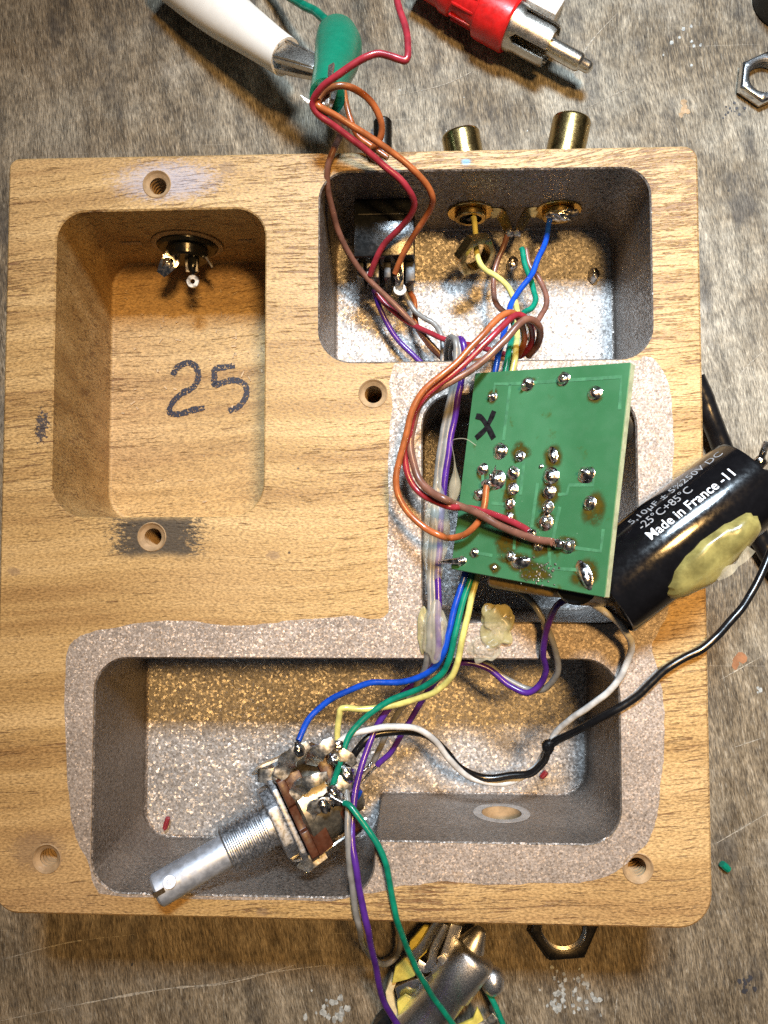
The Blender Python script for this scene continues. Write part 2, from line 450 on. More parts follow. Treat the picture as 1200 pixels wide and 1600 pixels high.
def bench_mat():
    m, nt, b = new_mat('bench_wood')
    co = T_obj(nt)
    lo = nz(nt, co, 0.010, 2)
    sh = nd(nt, 'ShaderNodeCombineXYZ', {0: ma(nt, 'MULTIPLY', ma(nt, 'SUBTRACT', lo, 0.5), 14.0)}).outputs[0]
    cw = nd(nt, 'ShaderNodeVectorMath', {0: co, 1: sh}, operation='ADD').outputs[0]
    cw = mp(nt, cw, (1, 1, 1), math.radians(-9))
    s1 = nz(nt, mp(nt, cw, (1.9, 0.33, 1)), 1, 7, 0.80, 0.2)
    s2 = nz(nt, mp(nt, cw, (0.30, 0.06, 1)), 1, 5, 0.62)
    s3 = nz(nt, mp(nt, co, (0.022, 0.028, 1)), 1, 6, 0.66)
    f = ma(nt, 'ADD', ma(nt, 'MULTIPLY', s1, 0.58), ma(nt, 'MULTIPLY', s2, 0.42))
    grey = ramp(nt, f, [(0.39, (0.070, 0.062, 0.048)), (0.46, (0.175, 0.158, 0.124)), (0.53, (0.270, 0.243, 0.192)), (0.61, (0.41, 0.375, 0.30))])
    brown = ramp(nt, f, [(0.38, (0.045, 0.035, 0.023)), (0.46, (0.120, 0.095, 0.063)), (0.54, (0.20, 0.163, 0.112)), (0.64, (0.32, 0.27, 0.20))])
    xy = nd(nt, 'ShaderNodeSeparateXYZ', {0: co})
    side = mr(nt, xy.outputs[1], 40.0, -80.0, 0.0, 0.75)
    worn = ma(nt, 'ADD', mr(nt, s3, 0.40, 0.62), side)
    c = mix(nt, ma(nt, 'MINIMUM', worn, 1.0), grey, brown)
    fb = mr(nt, nz(nt, mp(nt, cw, (2.6, 0.30, 1), 0, (5, 2, 0)), 1, 3, 0.6), 0.56, 0.66, 0, 0.38)
    c = mix(nt, fb, c, (0.42, 0.39, 0.325))
    fd = mr(nt, ma(nt, 'ADD', nz(nt, mp(nt, cw, (3.0, 0.28, 1), 0, (1, 8, 0)), 1, 3, 0.6), ma(nt, 'MULTIPLY', ma(nt, 'SUBTRACT', s3, 0.5), 0.7)), 0.57, 0.66, 0, 0.62)
    c = mix(nt, fd, c, (0.045, 0.040, 0.034))
    # ground-in dirt, ink-dark patches and pale scuffed patches
    d1 = ma(nt, 'ADD', nz(nt, mp(nt, cw, (0.10, 0.05, 1)), 1, 6, 0.72), ma(nt, 'MULTIPLY', ma(nt, 'SUBTRACT', s1, 0.5), 0.35))
    c = mix(nt, mr(nt, d1, 0.52, 0.68, 0, 0.78), c, (0.045, 0.040, 0.036))
    d2 = nz(nt, mp(nt, co, (0.045, 0.05, 1), 0, (9, 4, 0)), 1, 6, 0.7)
    c = mix(nt, mr(nt, d2, 0.54, 0.78, 0, 0.45), c, (0.40, 0.38, 0.335))
    sp = mr(nt, vor(nt, co, 0.16), 0.075, 0.045)
    spm = mr(nt, nz(nt, co, 0.05, 2), 0.5, 0.62)
    c = mix(nt, ma(nt, 'MULTIPLY', sp, ma(nt, 'MULTIPLY', spm, 0.8)), c, (0.03, 0.027, 0.026))
    # cross scratches
    for k, (ang, th) in enumerate(((0.35, 0.735), (-1.1, 0.75), (0.9, 0.76))):
        sc = nz(nt, mp(nt, co, (0.018, 2.4, 1), ang, (k * 7.1, k * 3.3, 0)), 1, 2, 0.5)
        c = mix(nt, mr(nt, sc, th - 0.03, th + 0.03, 0, 0.35), c, (0.42, 0.39, 0.33))
    cg = nz(nt, mp(nt, cw, (4.2, 0.55, 1), 0, (2, 6, 0)), 1, 2, 0.6)
    c = mix(nt, 1.0, c, ramp(nt, cg, [(0.34, (0.50, 0.48, 0.46)), (0.5, (1.0, 1.0, 1.0)), (0.66, (1.42, 1.40, 1.37))]), 'MULTIPLY')
    h = ma(nt, 'ADD', ma(nt, 'ADD', s1, cg), ma(nt, 'MULTIPLY', d1, 0.5))
    setb(nt, b, Base_Color=c, Roughness=mr(nt, s3, 0.3, 0.7, 0.45, 0.75), Normal=bump(nt, h, 0.6, 0.22))
    b.inputs['Specular IOR Level'].default_value = 0.35
    return m

def pcb_mat():
    m, nt, b = new_mat('solder_mask_green')
    co = T_obj(nt)
    f = nz(nt, co, 0.07, 3)
    c = mix(nt, mr(nt, f, 0.3, 0.7), (0.032, 0.124, 0.052), (0.048, 0.164, 0.076))
    d = mr(nt, nz(nt, co, 0.24, 5, 0.7), 0.60, 0.74, 0, 0.75)
    c = mix(nt, d, c, (0.045, 0.075, 0.012))
    w = mr(nt, vor(nt, co, 0.42), 0.05, 0.02, 0, 0.5)
    c = mix(nt, w, c, (0.2, 0.28, 0.2))
    setb(nt, b, Base_Color=c, Roughness=mr(nt, nz(nt, co, 0.5, 4), 0.3, 0.7, 0.30, 0.50), Normal=bump(nt, nz(nt, co, 0.9, 3), 0.10, 0.1))
    return m

def ink_mat(name, colour, keep):
    """marker or printed ink with worn gaps"""
    m, nt, b = new_mat(name)
    co = T_obj(nt)
    n = nz(nt, co, 1.9, 4, 0.7)
    setb(nt, b, Base_Color=c4(colour), Roughness=0.55, Alpha=mr(nt, n, keep - 0.05, keep + 0.05))
    return m

def flux_mat():
    m, nt, b = new_mat('flux_residue')
    co = T_obj(nt)
    n = nz(nt, co, 0.7, 6, 0.75)
    at = nd(nt, 'ShaderNodeAttribute', attribute_name='coverage').outputs['Fac']
    setb(nt, b, Base_Color=mix(nt, n, (0.022, 0.016, 0.002), (0.11, 0.080, 0.010)), Roughness=0.25,
         Alpha=ma(nt, 'MULTIPLY', mr(nt, at, 0.0, 0.9), mr(nt, n, 0.30, 0.56, 0.15, 0.95)))
    return m

def glue_mat(name, colour, body):
    m, nt, b = new_mat(name)
    co = T_obj(nt)
    n = nz(nt, co, 0.30, 4, 0.6)
    lw = nd(nt, 'ShaderNodeLayerWeight', {0: 0.35}).outputs['Facing']
    setb(nt, b, Base_Color=mix(nt, mr(nt, n, 0.3, 0.7), tuple(c * 0.62 for c in colour), colour),
         Roughness=mr(nt, n, 0.3, 0.7, 0.16, 0.34), Normal=bump(nt, nz(nt, co, 0.5, 3, 0.5), 0.25, 0.2),
         Alpha=ma(nt, 'MINIMUM', ma(nt, 'ADD', mr(nt, n, 0.3, 0.7, body * 0.75, body), ma(nt, 'MULTIPLY', lw, 0.35)), 1.0))
    b.inputs['IOR'].default_value = 1.5
    return m

def solder_mat():
    m, nt, b = new_mat('solder')
    co = T_obj(nt)
    n = nz(nt, co, 1.3, 4, 0.6)
    setb(nt, b, Base_Color=mix(nt, mr(nt, n, 0.35, 0.65), (0.36, 0.34, 0.33), (0.80, 0.78, 0.77)), Metallic=1.0,
         Roughness=mr(nt, n, 0.3, 0.7, 0.12, 0.34), Normal=bump(nt, nz(nt, co, 1.6, 3), 0.35, 0.2))
    return m
def brushed(name, colour, rough=0.3, ax=(6, 6, 6), tarnish=None, bmp=0.15):
    m, nt, b = new_mat(name)
    co = T_obj(nt)
    n = nz(nt, mp(nt, co, ax), 1, 4, 0.6)
    c = mix(nt, mr(nt, n, 0.3, 0.7), tuple(x * 0.78 for x in colour), colour)
    if tarnish: c = mix(nt, mr(nt, nz(nt, co, 0.45, 5, 0.65), 0.5, 0.68, 0, 0.85), c, tarnish)
    setb(nt, b, Base_Color=c, Metallic=1.0, Roughness=mr(nt, n, 0.25, 0.75, rough * 0.7, rough * 1.4), Normal=bump(nt, n, bmp, 0.06))
    return m

MAT = dict(
    wood=wood_mat(),
    paint=paint_mat('shielding_paint_rim', 3.2, 0.40, (0.46, 0.40, 0.355), 0.66, 0.55, (0.34, 0.25, 0.17)),
    paint_in=paint_mat('shielding_paint_inside', 2.2, 0.54, (0.48, 0.465, 0.455), 0.56, 0.54, (0.30, 0.25, 0.20)),
    paint_wall=paint_mat('shielding_paint_wall_shade', 2.6, 0.55, (0.27, 0.235, 0.21), 0.46, 0.6, (0.16, 0.12, 0.09)),  # browner copy for the pocket walls, their shade put into the darker tint
    bench=bench_mat(), pcb=pcb_mat(), solder=solder_mat(), flux=flux_mat(),
    pcb_edge=plain('glass_fibre_edge', (0.36, 0.40, 0.26), 0.6, bmp=0.3),
    trace=plain('mask_over_copper', (0.062, 0.198, 0.100), 0.38),
    marker=ink_mat('blue_black_marker', (0.005, 0.007, 0.024), 0.455),
    marker_x=plain('black_marker', (0.004, 0.004, 0.006), 0.5),
    print_=plain('grey_print', (0.62, 0.66, 0.72), 0.5),
    print_dim=plain('worn_grey_print', (0.26, 0.27, 0.29), 0.5),
    black_gloss=plain('black_sleeve', (0.004, 0.004, 0.005), 0.13, bmp=0.03, bscale=0.5),
    black=plain('black_plastic', (0.010, 0.010, 0.011), 0.4),
    black_smooth=plain('black_moulding', (0.006, 0.007, 0.008), 0.22, bmp=0.22, bscale=2.2),
    glue=glue_mat('yellowed_hot_glue', (0.36, 0.325, 0.110), 0.66),
    glue_pale=glue_mat('crumbly_hot_glue', (0.50, 0.45, 0.22), 0.52),
    glue_clear=glue_mat('clear_hot_glue', (0.60, 0.56, 0.42), 0.26),
    brass=brushed('brass', (0.58, 0.42, 0.17), 0.24, tarnish=(0.22, 0.15, 0.06)),
    gold=brushed('gold_plate', (0.80, 0.56, 0.20), 0.2),
    chrome=brushed('chrome', (0.84, 0.84, 0.85), 0.20, bmp=0.08),
    plated=brushed('bright_plating', (0.86, 0.86, 0.87), 0.34, bmp=0.06),
    steel=brushed('steel', (0.70, 0.66, 0.60), 0.36, tarnish=(0.36, 0.33, 0.29)),
    nickel=brushed('nickel', (0.66, 0.63, 0.58), 0.30, tarnish=(0.42, 0.38, 0.32)),
    alu=plain('bare_aluminium', (0.46, 0.51, 0.60), 0.52, 0.7, var=0.05, scale=0.4, bmp=0.05, bscale=2.5),
    zinc=brushed('zinc_casting', (0.50, 0.53, 0.58), 0.46, ax=(1.5, 1.5, 1.5), bmp=0.2),
    tin=brushed('tinned_lug', (0.84, 0.82, 0.77), 0.38, ax=(1, 1, 1), tarnish=(0.62, 0.50, 0.26)),
    phenolic=plain('brown_phenolic', (0.060, 0.018, 0.008), 0.38, bmp=0.1),
    dull=plain('dull_tin_can', (0.30, 0.28, 0.23), 0.42, 0.9),
    red_pvc=plain('red_plastic', (0.56, 0.012, 0.012), 0.34, bmp=0.05),
    white_pvc=plain('white_vinyl', (0.78, 0.77, 0.74), 0.38, var=0.015),
    green_pvc=plain('green_vinyl', (0.005, 0.165, 0.100), 0.32, var=0.04, bmp=0.05),
    white_nylon=plain('white_nylon', (0.62, 0.62, 0.60), 0.5),
    yellow=plain('yellow_insulation', (0.58, 0.50, 0.10), 0.5, bmp=0.2),
    cream=plain('cream_insulation', (0.60, 0.50, 0.28), 0.5, bmp=0.2),
    tan=plain('tan_film_case', (0.20, 0.145, 0.055), 0.3),
    nut_black=brushed('blackened_steel', (0.060, 0.055, 0.05), 0.4),
    w_red=plain('wire_red', (0.250, 0.022, 0.034), 0.26, var=0.16, scale=0.35, bmp=0.10, bscale=0.9),
    w_orange=plain('wire_orange', (0.320, 0.092, 0.028), 0.28, var=0.16, scale=0.35, bmp=0.10, bscale=0.9),
    w_brown=plain('wire_brown', (0.165, 0.075, 0.052), 0.30, var=0.16, scale=0.35, bmp=0.10, bscale=0.9),
    w_purple=plain('wire_purple', (0.065, 0.018, 0.200), 0.26, var=0.16, scale=0.35, bmp=0.10, bscale=0.9),
    w_grey=plain('wire_grey', (0.185, 0.185, 0.180), 0.30, var=0.16, scale=0.35, bmp=0.10, bscale=0.9),
    w_blue=plain('wire_blue', (0.006, 0.060, 0.440), 0.26, var=0.16, scale=0.35, bmp=0.10, bscale=0.9),
    w_green=plain('wire_green', (0.004, 0.180, 0.115), 0.26, var=0.16, scale=0.35, bmp=0.10, bscale=0.9),
    w_yellow=plain('wire_yellow', (0.560, 0.520, 0.160), 0.28, var=0.16, scale=0.35, bmp=0.10, bscale=0.9),
    w_white=plain('wire_white', (0.560, 0.560, 0.555), 0.30, var=0.16, scale=0.35, bmp=0.10, bscale=0.9),
    w_black=plain('wire_black', (0.006, 0.006, 0.007), 0.24, var=0.16, scale=0.35, bmp=0.10, bscale=0.9),
    scratch=plain('scratched_fibres', (0.33, 0.30, 0.245), 0.7, var=0.3, scale=1.5),
    fleck_white=plain('dried_white_paint', (0.34, 0.36, 0.355), 0.6, var=0.25, scale=1.0),
    fleck_orange=plain('orange_stain', (0.26, 0.115, 0.050), 0.7),
    fleck_dark=plain('dark_ink_stain', (0.030, 0.032, 0.042), 0.6),
    bare_wood=plain('freshly_cut_wood', (0.34, 0.23, 0.125), 0.65, bmp=0.4, bscale=1.6),
    dust=plain('sawdust', (0.46, 0.34, 0.21), 0.8),
    ring=plain('scraped_paint', (0.36, 0.33, 0.31), 0.5, 0.3),
)

# ------------------------------------------------------------------ the bench
TZ = -33.0
mb = MB()
mb.box((20, 0, TZ - 9), (330, 330, 9))
bench = mb.build('bench_top', MAT['bench'], base=(0, 0, TZ), bevel=1.0)
setp(bench, 'worn grey plywood bench top with streaky grain and scratches', 'bench top', kind='structure')

def flat(name, loop_px, z, mat, parent, thick=0.06, kind=None):
    m = MB(); m.prism([P(x, y, z) for x, y in loop_px], thick, V((0, 0, 1)))
    return m.build(name, mat, parent, kind=kind)
def scratch(pts, w, z=TZ):
    m = MB(); q = spline([P(x, y, z + 0.02) for x, y in pts], 8)
    w *= 0.75; rr = [random.uniform(0.15, 1.0) for _ in range(60)]
    m.strip(q, w, V((0, 0, 1)), 0.05, wf=lambda t: w * rr[int(t * 59)] * (0.25 + math.sin(math.pi * min(max(t, .03), .97))))
    m.build('scratch', MAT['scratch'], bench)
for pts, w in (
        ([(965, 20), (920, 70), (885, 140), (850, 190)], 0.55), ([(870, 400), (872, 240), (930, 150)], 0.2),
        ([(0, 1595), (120, 1570), (260, 1545), (360, 1535), (470, 1505)], 0.7), ([(0, 1500), (110, 1472), (210, 1460)], 0.35),
        ([(300, 1545), (420, 1520), (560, 1502)], 0.35), ([(350, 1585), (350, 1530)], 0.25),
        ([(1120, 1065), (1200, 1020)], 0.3), ([(1115, 1320), (1200, 1270)], 0.45), ([(1140, 1170), (1200, 1150)], 0.3),
        ([(1125, 620), (1180, 560), (1200, 545)], 0.3), ([(960, 1600), (965, 1550)], 0.3),
        ([(620, 150), (700, 130), (760, 100)], 0.25), ([(1000, 130), (935, 160), (880, 190)], 0.22),
        ([(20, 60), (45, 130), (60, 210)], 0.3), ([(1170, 560), (1195, 640)], 0.3)):
    scratch(pts, w)
def splash(cx, cy, n, sx, sy, r0, r1, mat, name='paint_fleck', z=TZ, parent=None):
    m = MB()
    for _ in range(n):
        x, y = random.gauss(cx, sx), random.gauss(cy, sy)
        r = random.uniform(r0, r1); c = P(x, y, z + 0.01 + 0.004 * (_ % 40)); k = random.uniform(0.6, 1.0); a0 = random.random() * 3
        lp = []
        for i in range(9):
            w = 2 * math.pi * i / 9
            rr = r * random.uniform(0.65, 1.2)
            lp.append(c + V((math.cos(w) * rr * k, math.sin(w) * rr, 0)))
        m.prism(lp, 0.05, V((0, 0, 1)))
    return m.build(name, mat, parent or bench, kind='stuff')
splash(893, 1552, 55, 22, 17, 0.25, 0.75, MAT['fleck_white'])
splash(515, 1580, 26, 16, 14, 0.3, 0.9, MAT['fleck_white'])
splash(1070, 75, 9, 22, 18, 0.25, 0.6, MAT['fleck_white'])
splash(1155, 1030, 3, 3, 3, 1.0, 1.5, MAT['fleck_orange'], 'orange_stain')
splash(1168, 1535, 12, 7, 7, 0.2, 0.8, MAT['fleck_dark'], 'ink_stain')
splash(1140, 172, 14, 11, 8, 0.12, 0.4, MAT['fleck_dark'], 'ink_stain')
splash(585, 205, 5, 4, 4, 0.4, 0.8, MAT['fleck_dark'], 'ink_stain')
splash(720, 160, 6, 60, 30, 0.12, 0.3, MAT['fleck_white'])
splash(1185, 1080, 3, 4, 4, 0.3, 0.6, MAT['fleck_white'])
splash(206, 1507, 1, 1, 1, 0.4, 0.5, MAT['fleck_dark'], 'ink_stain')
splash(1068, 172, 8, 5, 5, 0.4, 1.0, MAT['bare_wood'], 'wood_chip')

# ------------------------------------------------------------------ the block
DEPTH = -26.7
block = thing('wooden_block', 'square golden wooden block with four routed pockets lying on the bench', 'wooden block', (0, 0, TZ))
def C(px, py): q = P(px, py, 0); return q.x, q.y
OUT = ngon_round([(-78.2, 74.3, 2.0), (-78.2, -66.6, 5.0), (51.0, -66.6, 6.0), (51.0, 73.6, 2.6)], 8)
LA = ngon_round([(-68.6, 63.6, 5.6), (-68.6, 5.7, 6.4), (-28.7, 5.7, 6.4), (-28.7, 63.6, 5.6)])
LB = ngon_round([(-18.5, 70.1, 5.2), (-18.5, 34.3, 6.0), (42.2, 34.3, 6.0), (42.2, 69.6, 5.2)])
cx0, cy0 = C(660, 617); cx1, cy1 = C(998, 973)
LC = ngon_round([(cx0, cy0, 6.0), (cx0, cy1, 4.0), (cx1, cy1, 6.0), (cx1, cy0, 6.0)])
LD = ngon_round([(-59.6, -20.3, 6.0), (-59.6, -62.4, 6.0), (-8.6, -62.4, 6.4), (-8.2, -52.3, 0.6), (35.3, -52.3, 6.2), (35.3, -20.0, 6.2)])
mb = MB()
screws = [P(245, 288, 0), P(583, 615, 0), P(237, 839, 0), P(73, 1342, 0), P(997, 1357, 0)]
def circ(c, r, n=24): return [V((c.x + r * math.cos(2 * math.pi * i / n), c.y + r * math.sin(2 * math.pi * i / n))) for i in range(n)]
tops = [at_z(offset(OUT, -0.45), 0)]
CH = 0.28
for L in (LA, LB, LC, LD): tops.append(at_z(offset(L, CH), 0))
for c in screws: tops.append(at_z(circ(c, 2.75), 0))
fill_loops(mb, tops, 0)
wall(mb, at_z(offset(OUT, -0.45), 0), at_z(OUT, -0.45), 0)
wall(mb, at_z(OUT, -0.45), at_z(OUT, TZ), 0)
hx, hz, hr = 16.0, -15.4, 3.9
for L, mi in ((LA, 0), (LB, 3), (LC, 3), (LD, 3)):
    fil = 0.6
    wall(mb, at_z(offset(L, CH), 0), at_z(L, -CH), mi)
    if L is LD:
        n = len(L)
        for i in range(n):
            a, b_ = L[i], L[(i + 1) % n]
            z0, z1 = -CH, DEPTH + fil
            if abs(a.y + 52.3) < 0.02 and abs(b_.y + 52.3) < 0.02 and (a - b_).length > 20:
                rect = [V((a.x, a.y, z0)), V((b_.x, b_.y, z0)), V((b_.x, b_.y, z1)), V((a.x, a.y, z1))]
                ho = [V((hx + hr * math.cos(2 * math.pi * k / 28), a.y, hz + hr * math.sin(2 * math.pi * k / 28))) for k in range(28)]
                fill_loops(mb, [rect, ho], mi)
                wall(mb, ho, [q + V((0, -14.2, 0)) for q in ho], 2)
            else:
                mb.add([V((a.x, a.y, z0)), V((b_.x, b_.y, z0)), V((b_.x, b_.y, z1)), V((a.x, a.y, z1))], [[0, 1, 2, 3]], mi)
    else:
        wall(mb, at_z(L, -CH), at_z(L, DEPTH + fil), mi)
    prev = at_z(L, DEPTH + fil)
    for k in range(1, 5):
        w = math.pi / 2 * k / 4
        cur = at_z(offset(L, -fil * (1 - math.cos(w))), DEPTH + fil - fil * math.sin(w))
        wall(mb, prev, cur, mi); prev = cur
    fill_loops(mb, [prev], 1 if mi else 0)
for c in screws:
    wall(mb, at_z(circ(c, 2.75), 0), at_z(circ(c, 2.6), 0.16), 2)
    wall(mb, at_z(circ(c, 2.6), 0.16), at_z(circ(c, 2.25), -0.25), 2)
    rr, z = 2.25, -0.25
    while z > -11:
        wall(mb, at_z(circ(c, rr), z), at_z(circ(c, 1.62), z - 0.5), 2)
        wall(mb, at_z(circ(c, 1.62), z - 0.5), at_z(circ(c, 1.95), z - 1.0), 2)
        rr, z = 1.95, z - 1.0
    mb.add(at_z(circ(c, 1.95), z), [list(range(24))], 2)
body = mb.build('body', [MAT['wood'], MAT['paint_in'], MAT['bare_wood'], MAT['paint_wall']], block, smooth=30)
# metallic paint brushed over the rim
rim_px = [(614, 567), (700, 566), (800, 563), (900, 561), (1000, 557), (1020, 560), (1036, 580), (1046, 607), (1050, 650), (1053, 690), (1051, 740), (1051, 800),
          (1053, 850), (1050, 900), (1046, 940), (1043, 958), (1028, 985), (1019, 1012), (1028, 1050), (1036, 1088), (1038, 1130), (1037, 1180), (1032, 1220), (1030, 1255),
          (1022, 1290), (1012, 1315), (990, 1338), (962, 1362), (930, 1374), (895, 1380), (850, 1379), (800, 1382), (745, 1381), (690, 1377), (655, 1382), (620, 1385), (592, 1394), (565, 1397)]
rim_px2 = [(155, 1396), (146, 1380), (139, 1350), (124, 1320), (114, 1290), (108, 1240), (104, 1180), (101, 1120), (102, 1070), (105, 1020), (114, 1003), (130, 992), (150, 985), (180, 981), (215, 974), (255, 970), (295, 969),
           (340, 976), (400, 976), (440, 971), (500, 966), (550, 962), (585, 968), (603, 962), (606, 920), (605, 860), (608, 800), (606, 740), (608, 690), (613, 640), (609, 600)]
def wob(pts):
    out = []
    q = spline([V((x, y, 0)) for x, y in pts], 5)
    for i, p in enumerate(q):
        k = mnoise.noise(V((p.x * 0.05, p.y * 0.05, 3))) * 2.2 + mnoise.noise(V((p.x * 0.2, p.y * 0.2, 9))) * 1.2
        out.append((p.x + k, p.y + k * 0.8))
    return out
q1 = wob(rim_px)
low = [V((x, -62.4 - CH - 0.45 + 0.12 * math.sin(x))) for x in (-16, -24, -32, -40, -48, -53)]
outer = [V(C(x, y)) for x, y in q1] + low + [V(C(x, y)) for x, y in wob(rim_px2)]
lim = 34.3 - CH - 0.06
for p in outer:
    if p.y > lim and p.x < 40: p.y = lim
mb = MB()
zp = 0.07
lo_d = offset(LD, CH + 0.02); lo_c = offset(LC, CH + 0.02)
fill_loops(mb, [at_z(outer, zp), at_z(lo_c, zp), at_z(lo_d, zp)])
wall(mb, at_z(outer, zp), at_z(outer, 0.004))
mb.build('shielding_paint', MAT['paint'], block, smooth=0, label='silvery pink metallic paint brushed around two of the pockets')
mb = MB()
mb.ring((hx, -52.22, hz), (0, -1, 0), hr + 0.05, hr + 1.7, 0.06, 32, ch=0.02)
mb.build('hole_ring', MAT['ring'], block)
# handwritten number on the floor of the bare pocket
for digit in ([(270, 587), (274, 578), (282, 571), (295, 567), (306, 573), (310, 588), (303, 604), (284, 615), (269, 630), (265, 645), (280, 647), (300, 641), (320, 637)],
              [(367, 571), (350, 574), (336, 577), (335, 590), (335, 601), (345, 599), (357, 595), (372, 595), (384, 604), (384, 620), (373, 635), (357, 642)]):
    mb = MB()
    q = spline([P(x, y, DEPTH + 0.05) for x, y in digit], 7)
    js = [random.uniform(0.85, 1.2) for _ in range(len(q))]
    mb.strip(q, 1.3, V((0, 0, 1)), 0.03, wf=lambda t: 1.3 * js[int(t * (len(js) - 1))])
    mb.build('handwritten_digit', MAT['marker'], block)
# dust and chips on the pocket floors
mb = MB()
for k in range(70):
    x, y = random.uniform(185, 410), random.gauss(500, 70) if k < 50 else random.uniform(430, 790)
    if not 425 < y < 795: continue
    c = P(x, y, DEPTH + 0.12); a = random.random() * 6.3; d = V((math.cos(a), math.sin(a), 0)); s = V((-d.y, d.x, 0))
    mb.box(c, (random.uniform(0.15, 0.7), random.uniform(0.08, 0.2), 0.1), (d, s, V((0, 0, 1))))
mb.build('sawdust', MAT['dust'], block, kind='stuff')

# ------------------------------------------------------------------ circuit board
TL, BL, TR = P(742, 583, 4), P(704, 889, 4), P(986, 566, 22.5)
BN = (BL - TL).cross(TR - TL).normalized()
if BN.z < 0: BN = -BN
BR = hit(945, 934, TL, BN)
def B(px, py, h=0.0):           # a point h above the copper face of the board
    q = hit(px, py, TL, BN)
    return q + BN * h
BU = (TR - TL).normalized(); BV = BN.cross(BU)
pcb = thing('circuit_board', 'tilted green circuit board, solder side up, marked with a black X', 'circuit board', BL - BN * 1.6)
mb = MB()
lp = [TL, BL, BR, TR]
mb.prism([p - BN * 1.6 for p in lp], 1.6, BN)
bo = mb.build('board', [MAT['pcb'], MAT['pcb_edge']], pcb, bevel=0.12, seg=1, smooth=0)
for f in bo.data.polygons:
    if abs(f.normal.dot(BN)) < 0.6: f.material_index = 1
def zb(x, y): return 680 + x / 3.75, 560 + y / 3.75
for tr in ([(440, 150), (400, 480)], [(440, 150), (1090, 108), (1080, 300)], [(520, 600), (500, 800)], [(600, 730), (565, 990)], [(730, 870), (690, 1060)],
           [(930, 690), (925, 742), (785, 742), (772, 795), (720, 797)], [(820, 1110), (970, 1130), (985, 1000)], [(330, 848), (410, 855)], [(240, 1138), (335, 1155)],
           [(278, 650), (280, 745)], [(665, 1090), (675, 1230), (860, 1240)], [(470, 1000), (462, 1120)], [(340, 225), (350, 150), (440, 150)]):
    mb = MB()
    pts = [B(*zb(x, y), 0.0) for x, y in tr]
    mb.strip(pts, 0.55, BN, 0.045)
    mb.build('copper_trace', MAT['trace'], pcb)
joints = [(337, 225, 26), (540, 150, 38), (750, 122, 36), (935, 205, 34), (380, 545, 40), (495, 572, 29), (620, 632, 13), (278, 650, 33), (455, 672, 36), (678, 688, 42),
          (885, 682, 41), (360, 712, 50), (455, 765, 33), (668, 780, 35), (262, 797, 35), (435, 852, 32), (660, 872, 35), (905, 848, 34), (430, 930, 27), (645, 960, 42),
          (778, 1098, 38), (605, 1098, 27), (228, 1138, 25), (155, 1188, 26), (440, 1157, 28), (345, 1225, 15)]
def joint(x, y, r, seed, ex=1.0, ang=0.0, spike=True):
    px, py = zb(x, y); r = r / 3.75 / 9.6
    c = B(px, py)
    e1 = BU * math.cos(ang) + BV * math.sin(ang); e2 = BN.cross(e1)
    mb = MB()
    prof = [(0, 1.22), (0.10, 1.08), (0.32, 0.92), (0.62, 0.72), (0.85, 0.46), (0.98, 0.2), (1.02, 0.0)]
    n = 16; pv, fs = [], []
    tx, ty = random.uniform(-.22, .22), random.uniform(-.22, .22)
    for k, (h, q) in enumerate(prof):
        for i in range(n):
            w = 2 * math.pi * i / n
            kk = 1 + 0.16 * mnoise.noise(V((math.cos(w) * 1.3, math.sin(w) * 1.3, seed * 2.1 + h)))
            pv.append(c + e1 * r * ex * (q * kk * math.cos(w) + tx * h) + e2 * r * (q * kk * math.sin(w) + ty * h) + BN * r * h * 0.95)
    for k in range(len(prof) - 1):
        for i in range(n):
            fs.append([k * n + i, k * n + (i + 1) % n, (k + 1) * n + (i + 1) % n, (k + 1) * n + i])
    mb.add(pv, fs)
    if spike and r > 0.7:
        a = random.random() * 6.28
        d = (BN + (e1 * math.cos(a) + e2 * math.sin(a)) * 0.45).normalized()
        mb.lathe([(0.5 * r, 0.34), (1.15 * r, 0.30), (1.3 * r, 0.2), (1.34 * r, 0.02)], c, d, 10)
    return mb
for i, (x, y, r) in enumerate(joints):
    mb = joint(x, y, r, i, random.uniform(0.95, 1.12), random.random() * 3)
    if i == 23:
        a = B(*zb(155, 1188), 0.6); b_ = B(*zb(48, 1196), 1.6)
        mb.tube([a, a.lerp(b_, 0.4), a.lerp(b_, 0.75), b_], 0.5, 10, rfun=lambda t: 0.62 * (1 - t) ** 0.8 + 0.05)
    if i == 11:
        a = B(*zb(360, 700), 0.8); b_ = B(*zb(383, 632), 1.5)
        mb.tube([a, a.lerp(b_, 0.5), b_], 0.4, 8, rfun=lambda t: 0.45 * (1 - t) + 0.03)
    mb.build('solder_joint', MAT['solder'], pcb, smooth=60)
for k, (x, y, r, ex, ang) in enumerate(((690, 567, 26, 1.7, -1.15), (500, 1195, 34, 1.75, 0.18), (876, 1268, 34, 2.15, -1.0))):
    joint(x, y, r, 40 + k, ex, ang, False).build('solder_joint', MAT['solder'], pcb, smooth=60)
for k, (px, py, h) in enumerate(((833, 833, .6), (876, 850, .7), (766, 757, .9))):
    mb = MB(); mb.blob(B(px, py, h), (1.0, .8, .6), (BU, BV, BN), .45, .5, k + 60, 14, 9); mb.build('solder_joint', MAT['solder'], pcb, smooth=60)
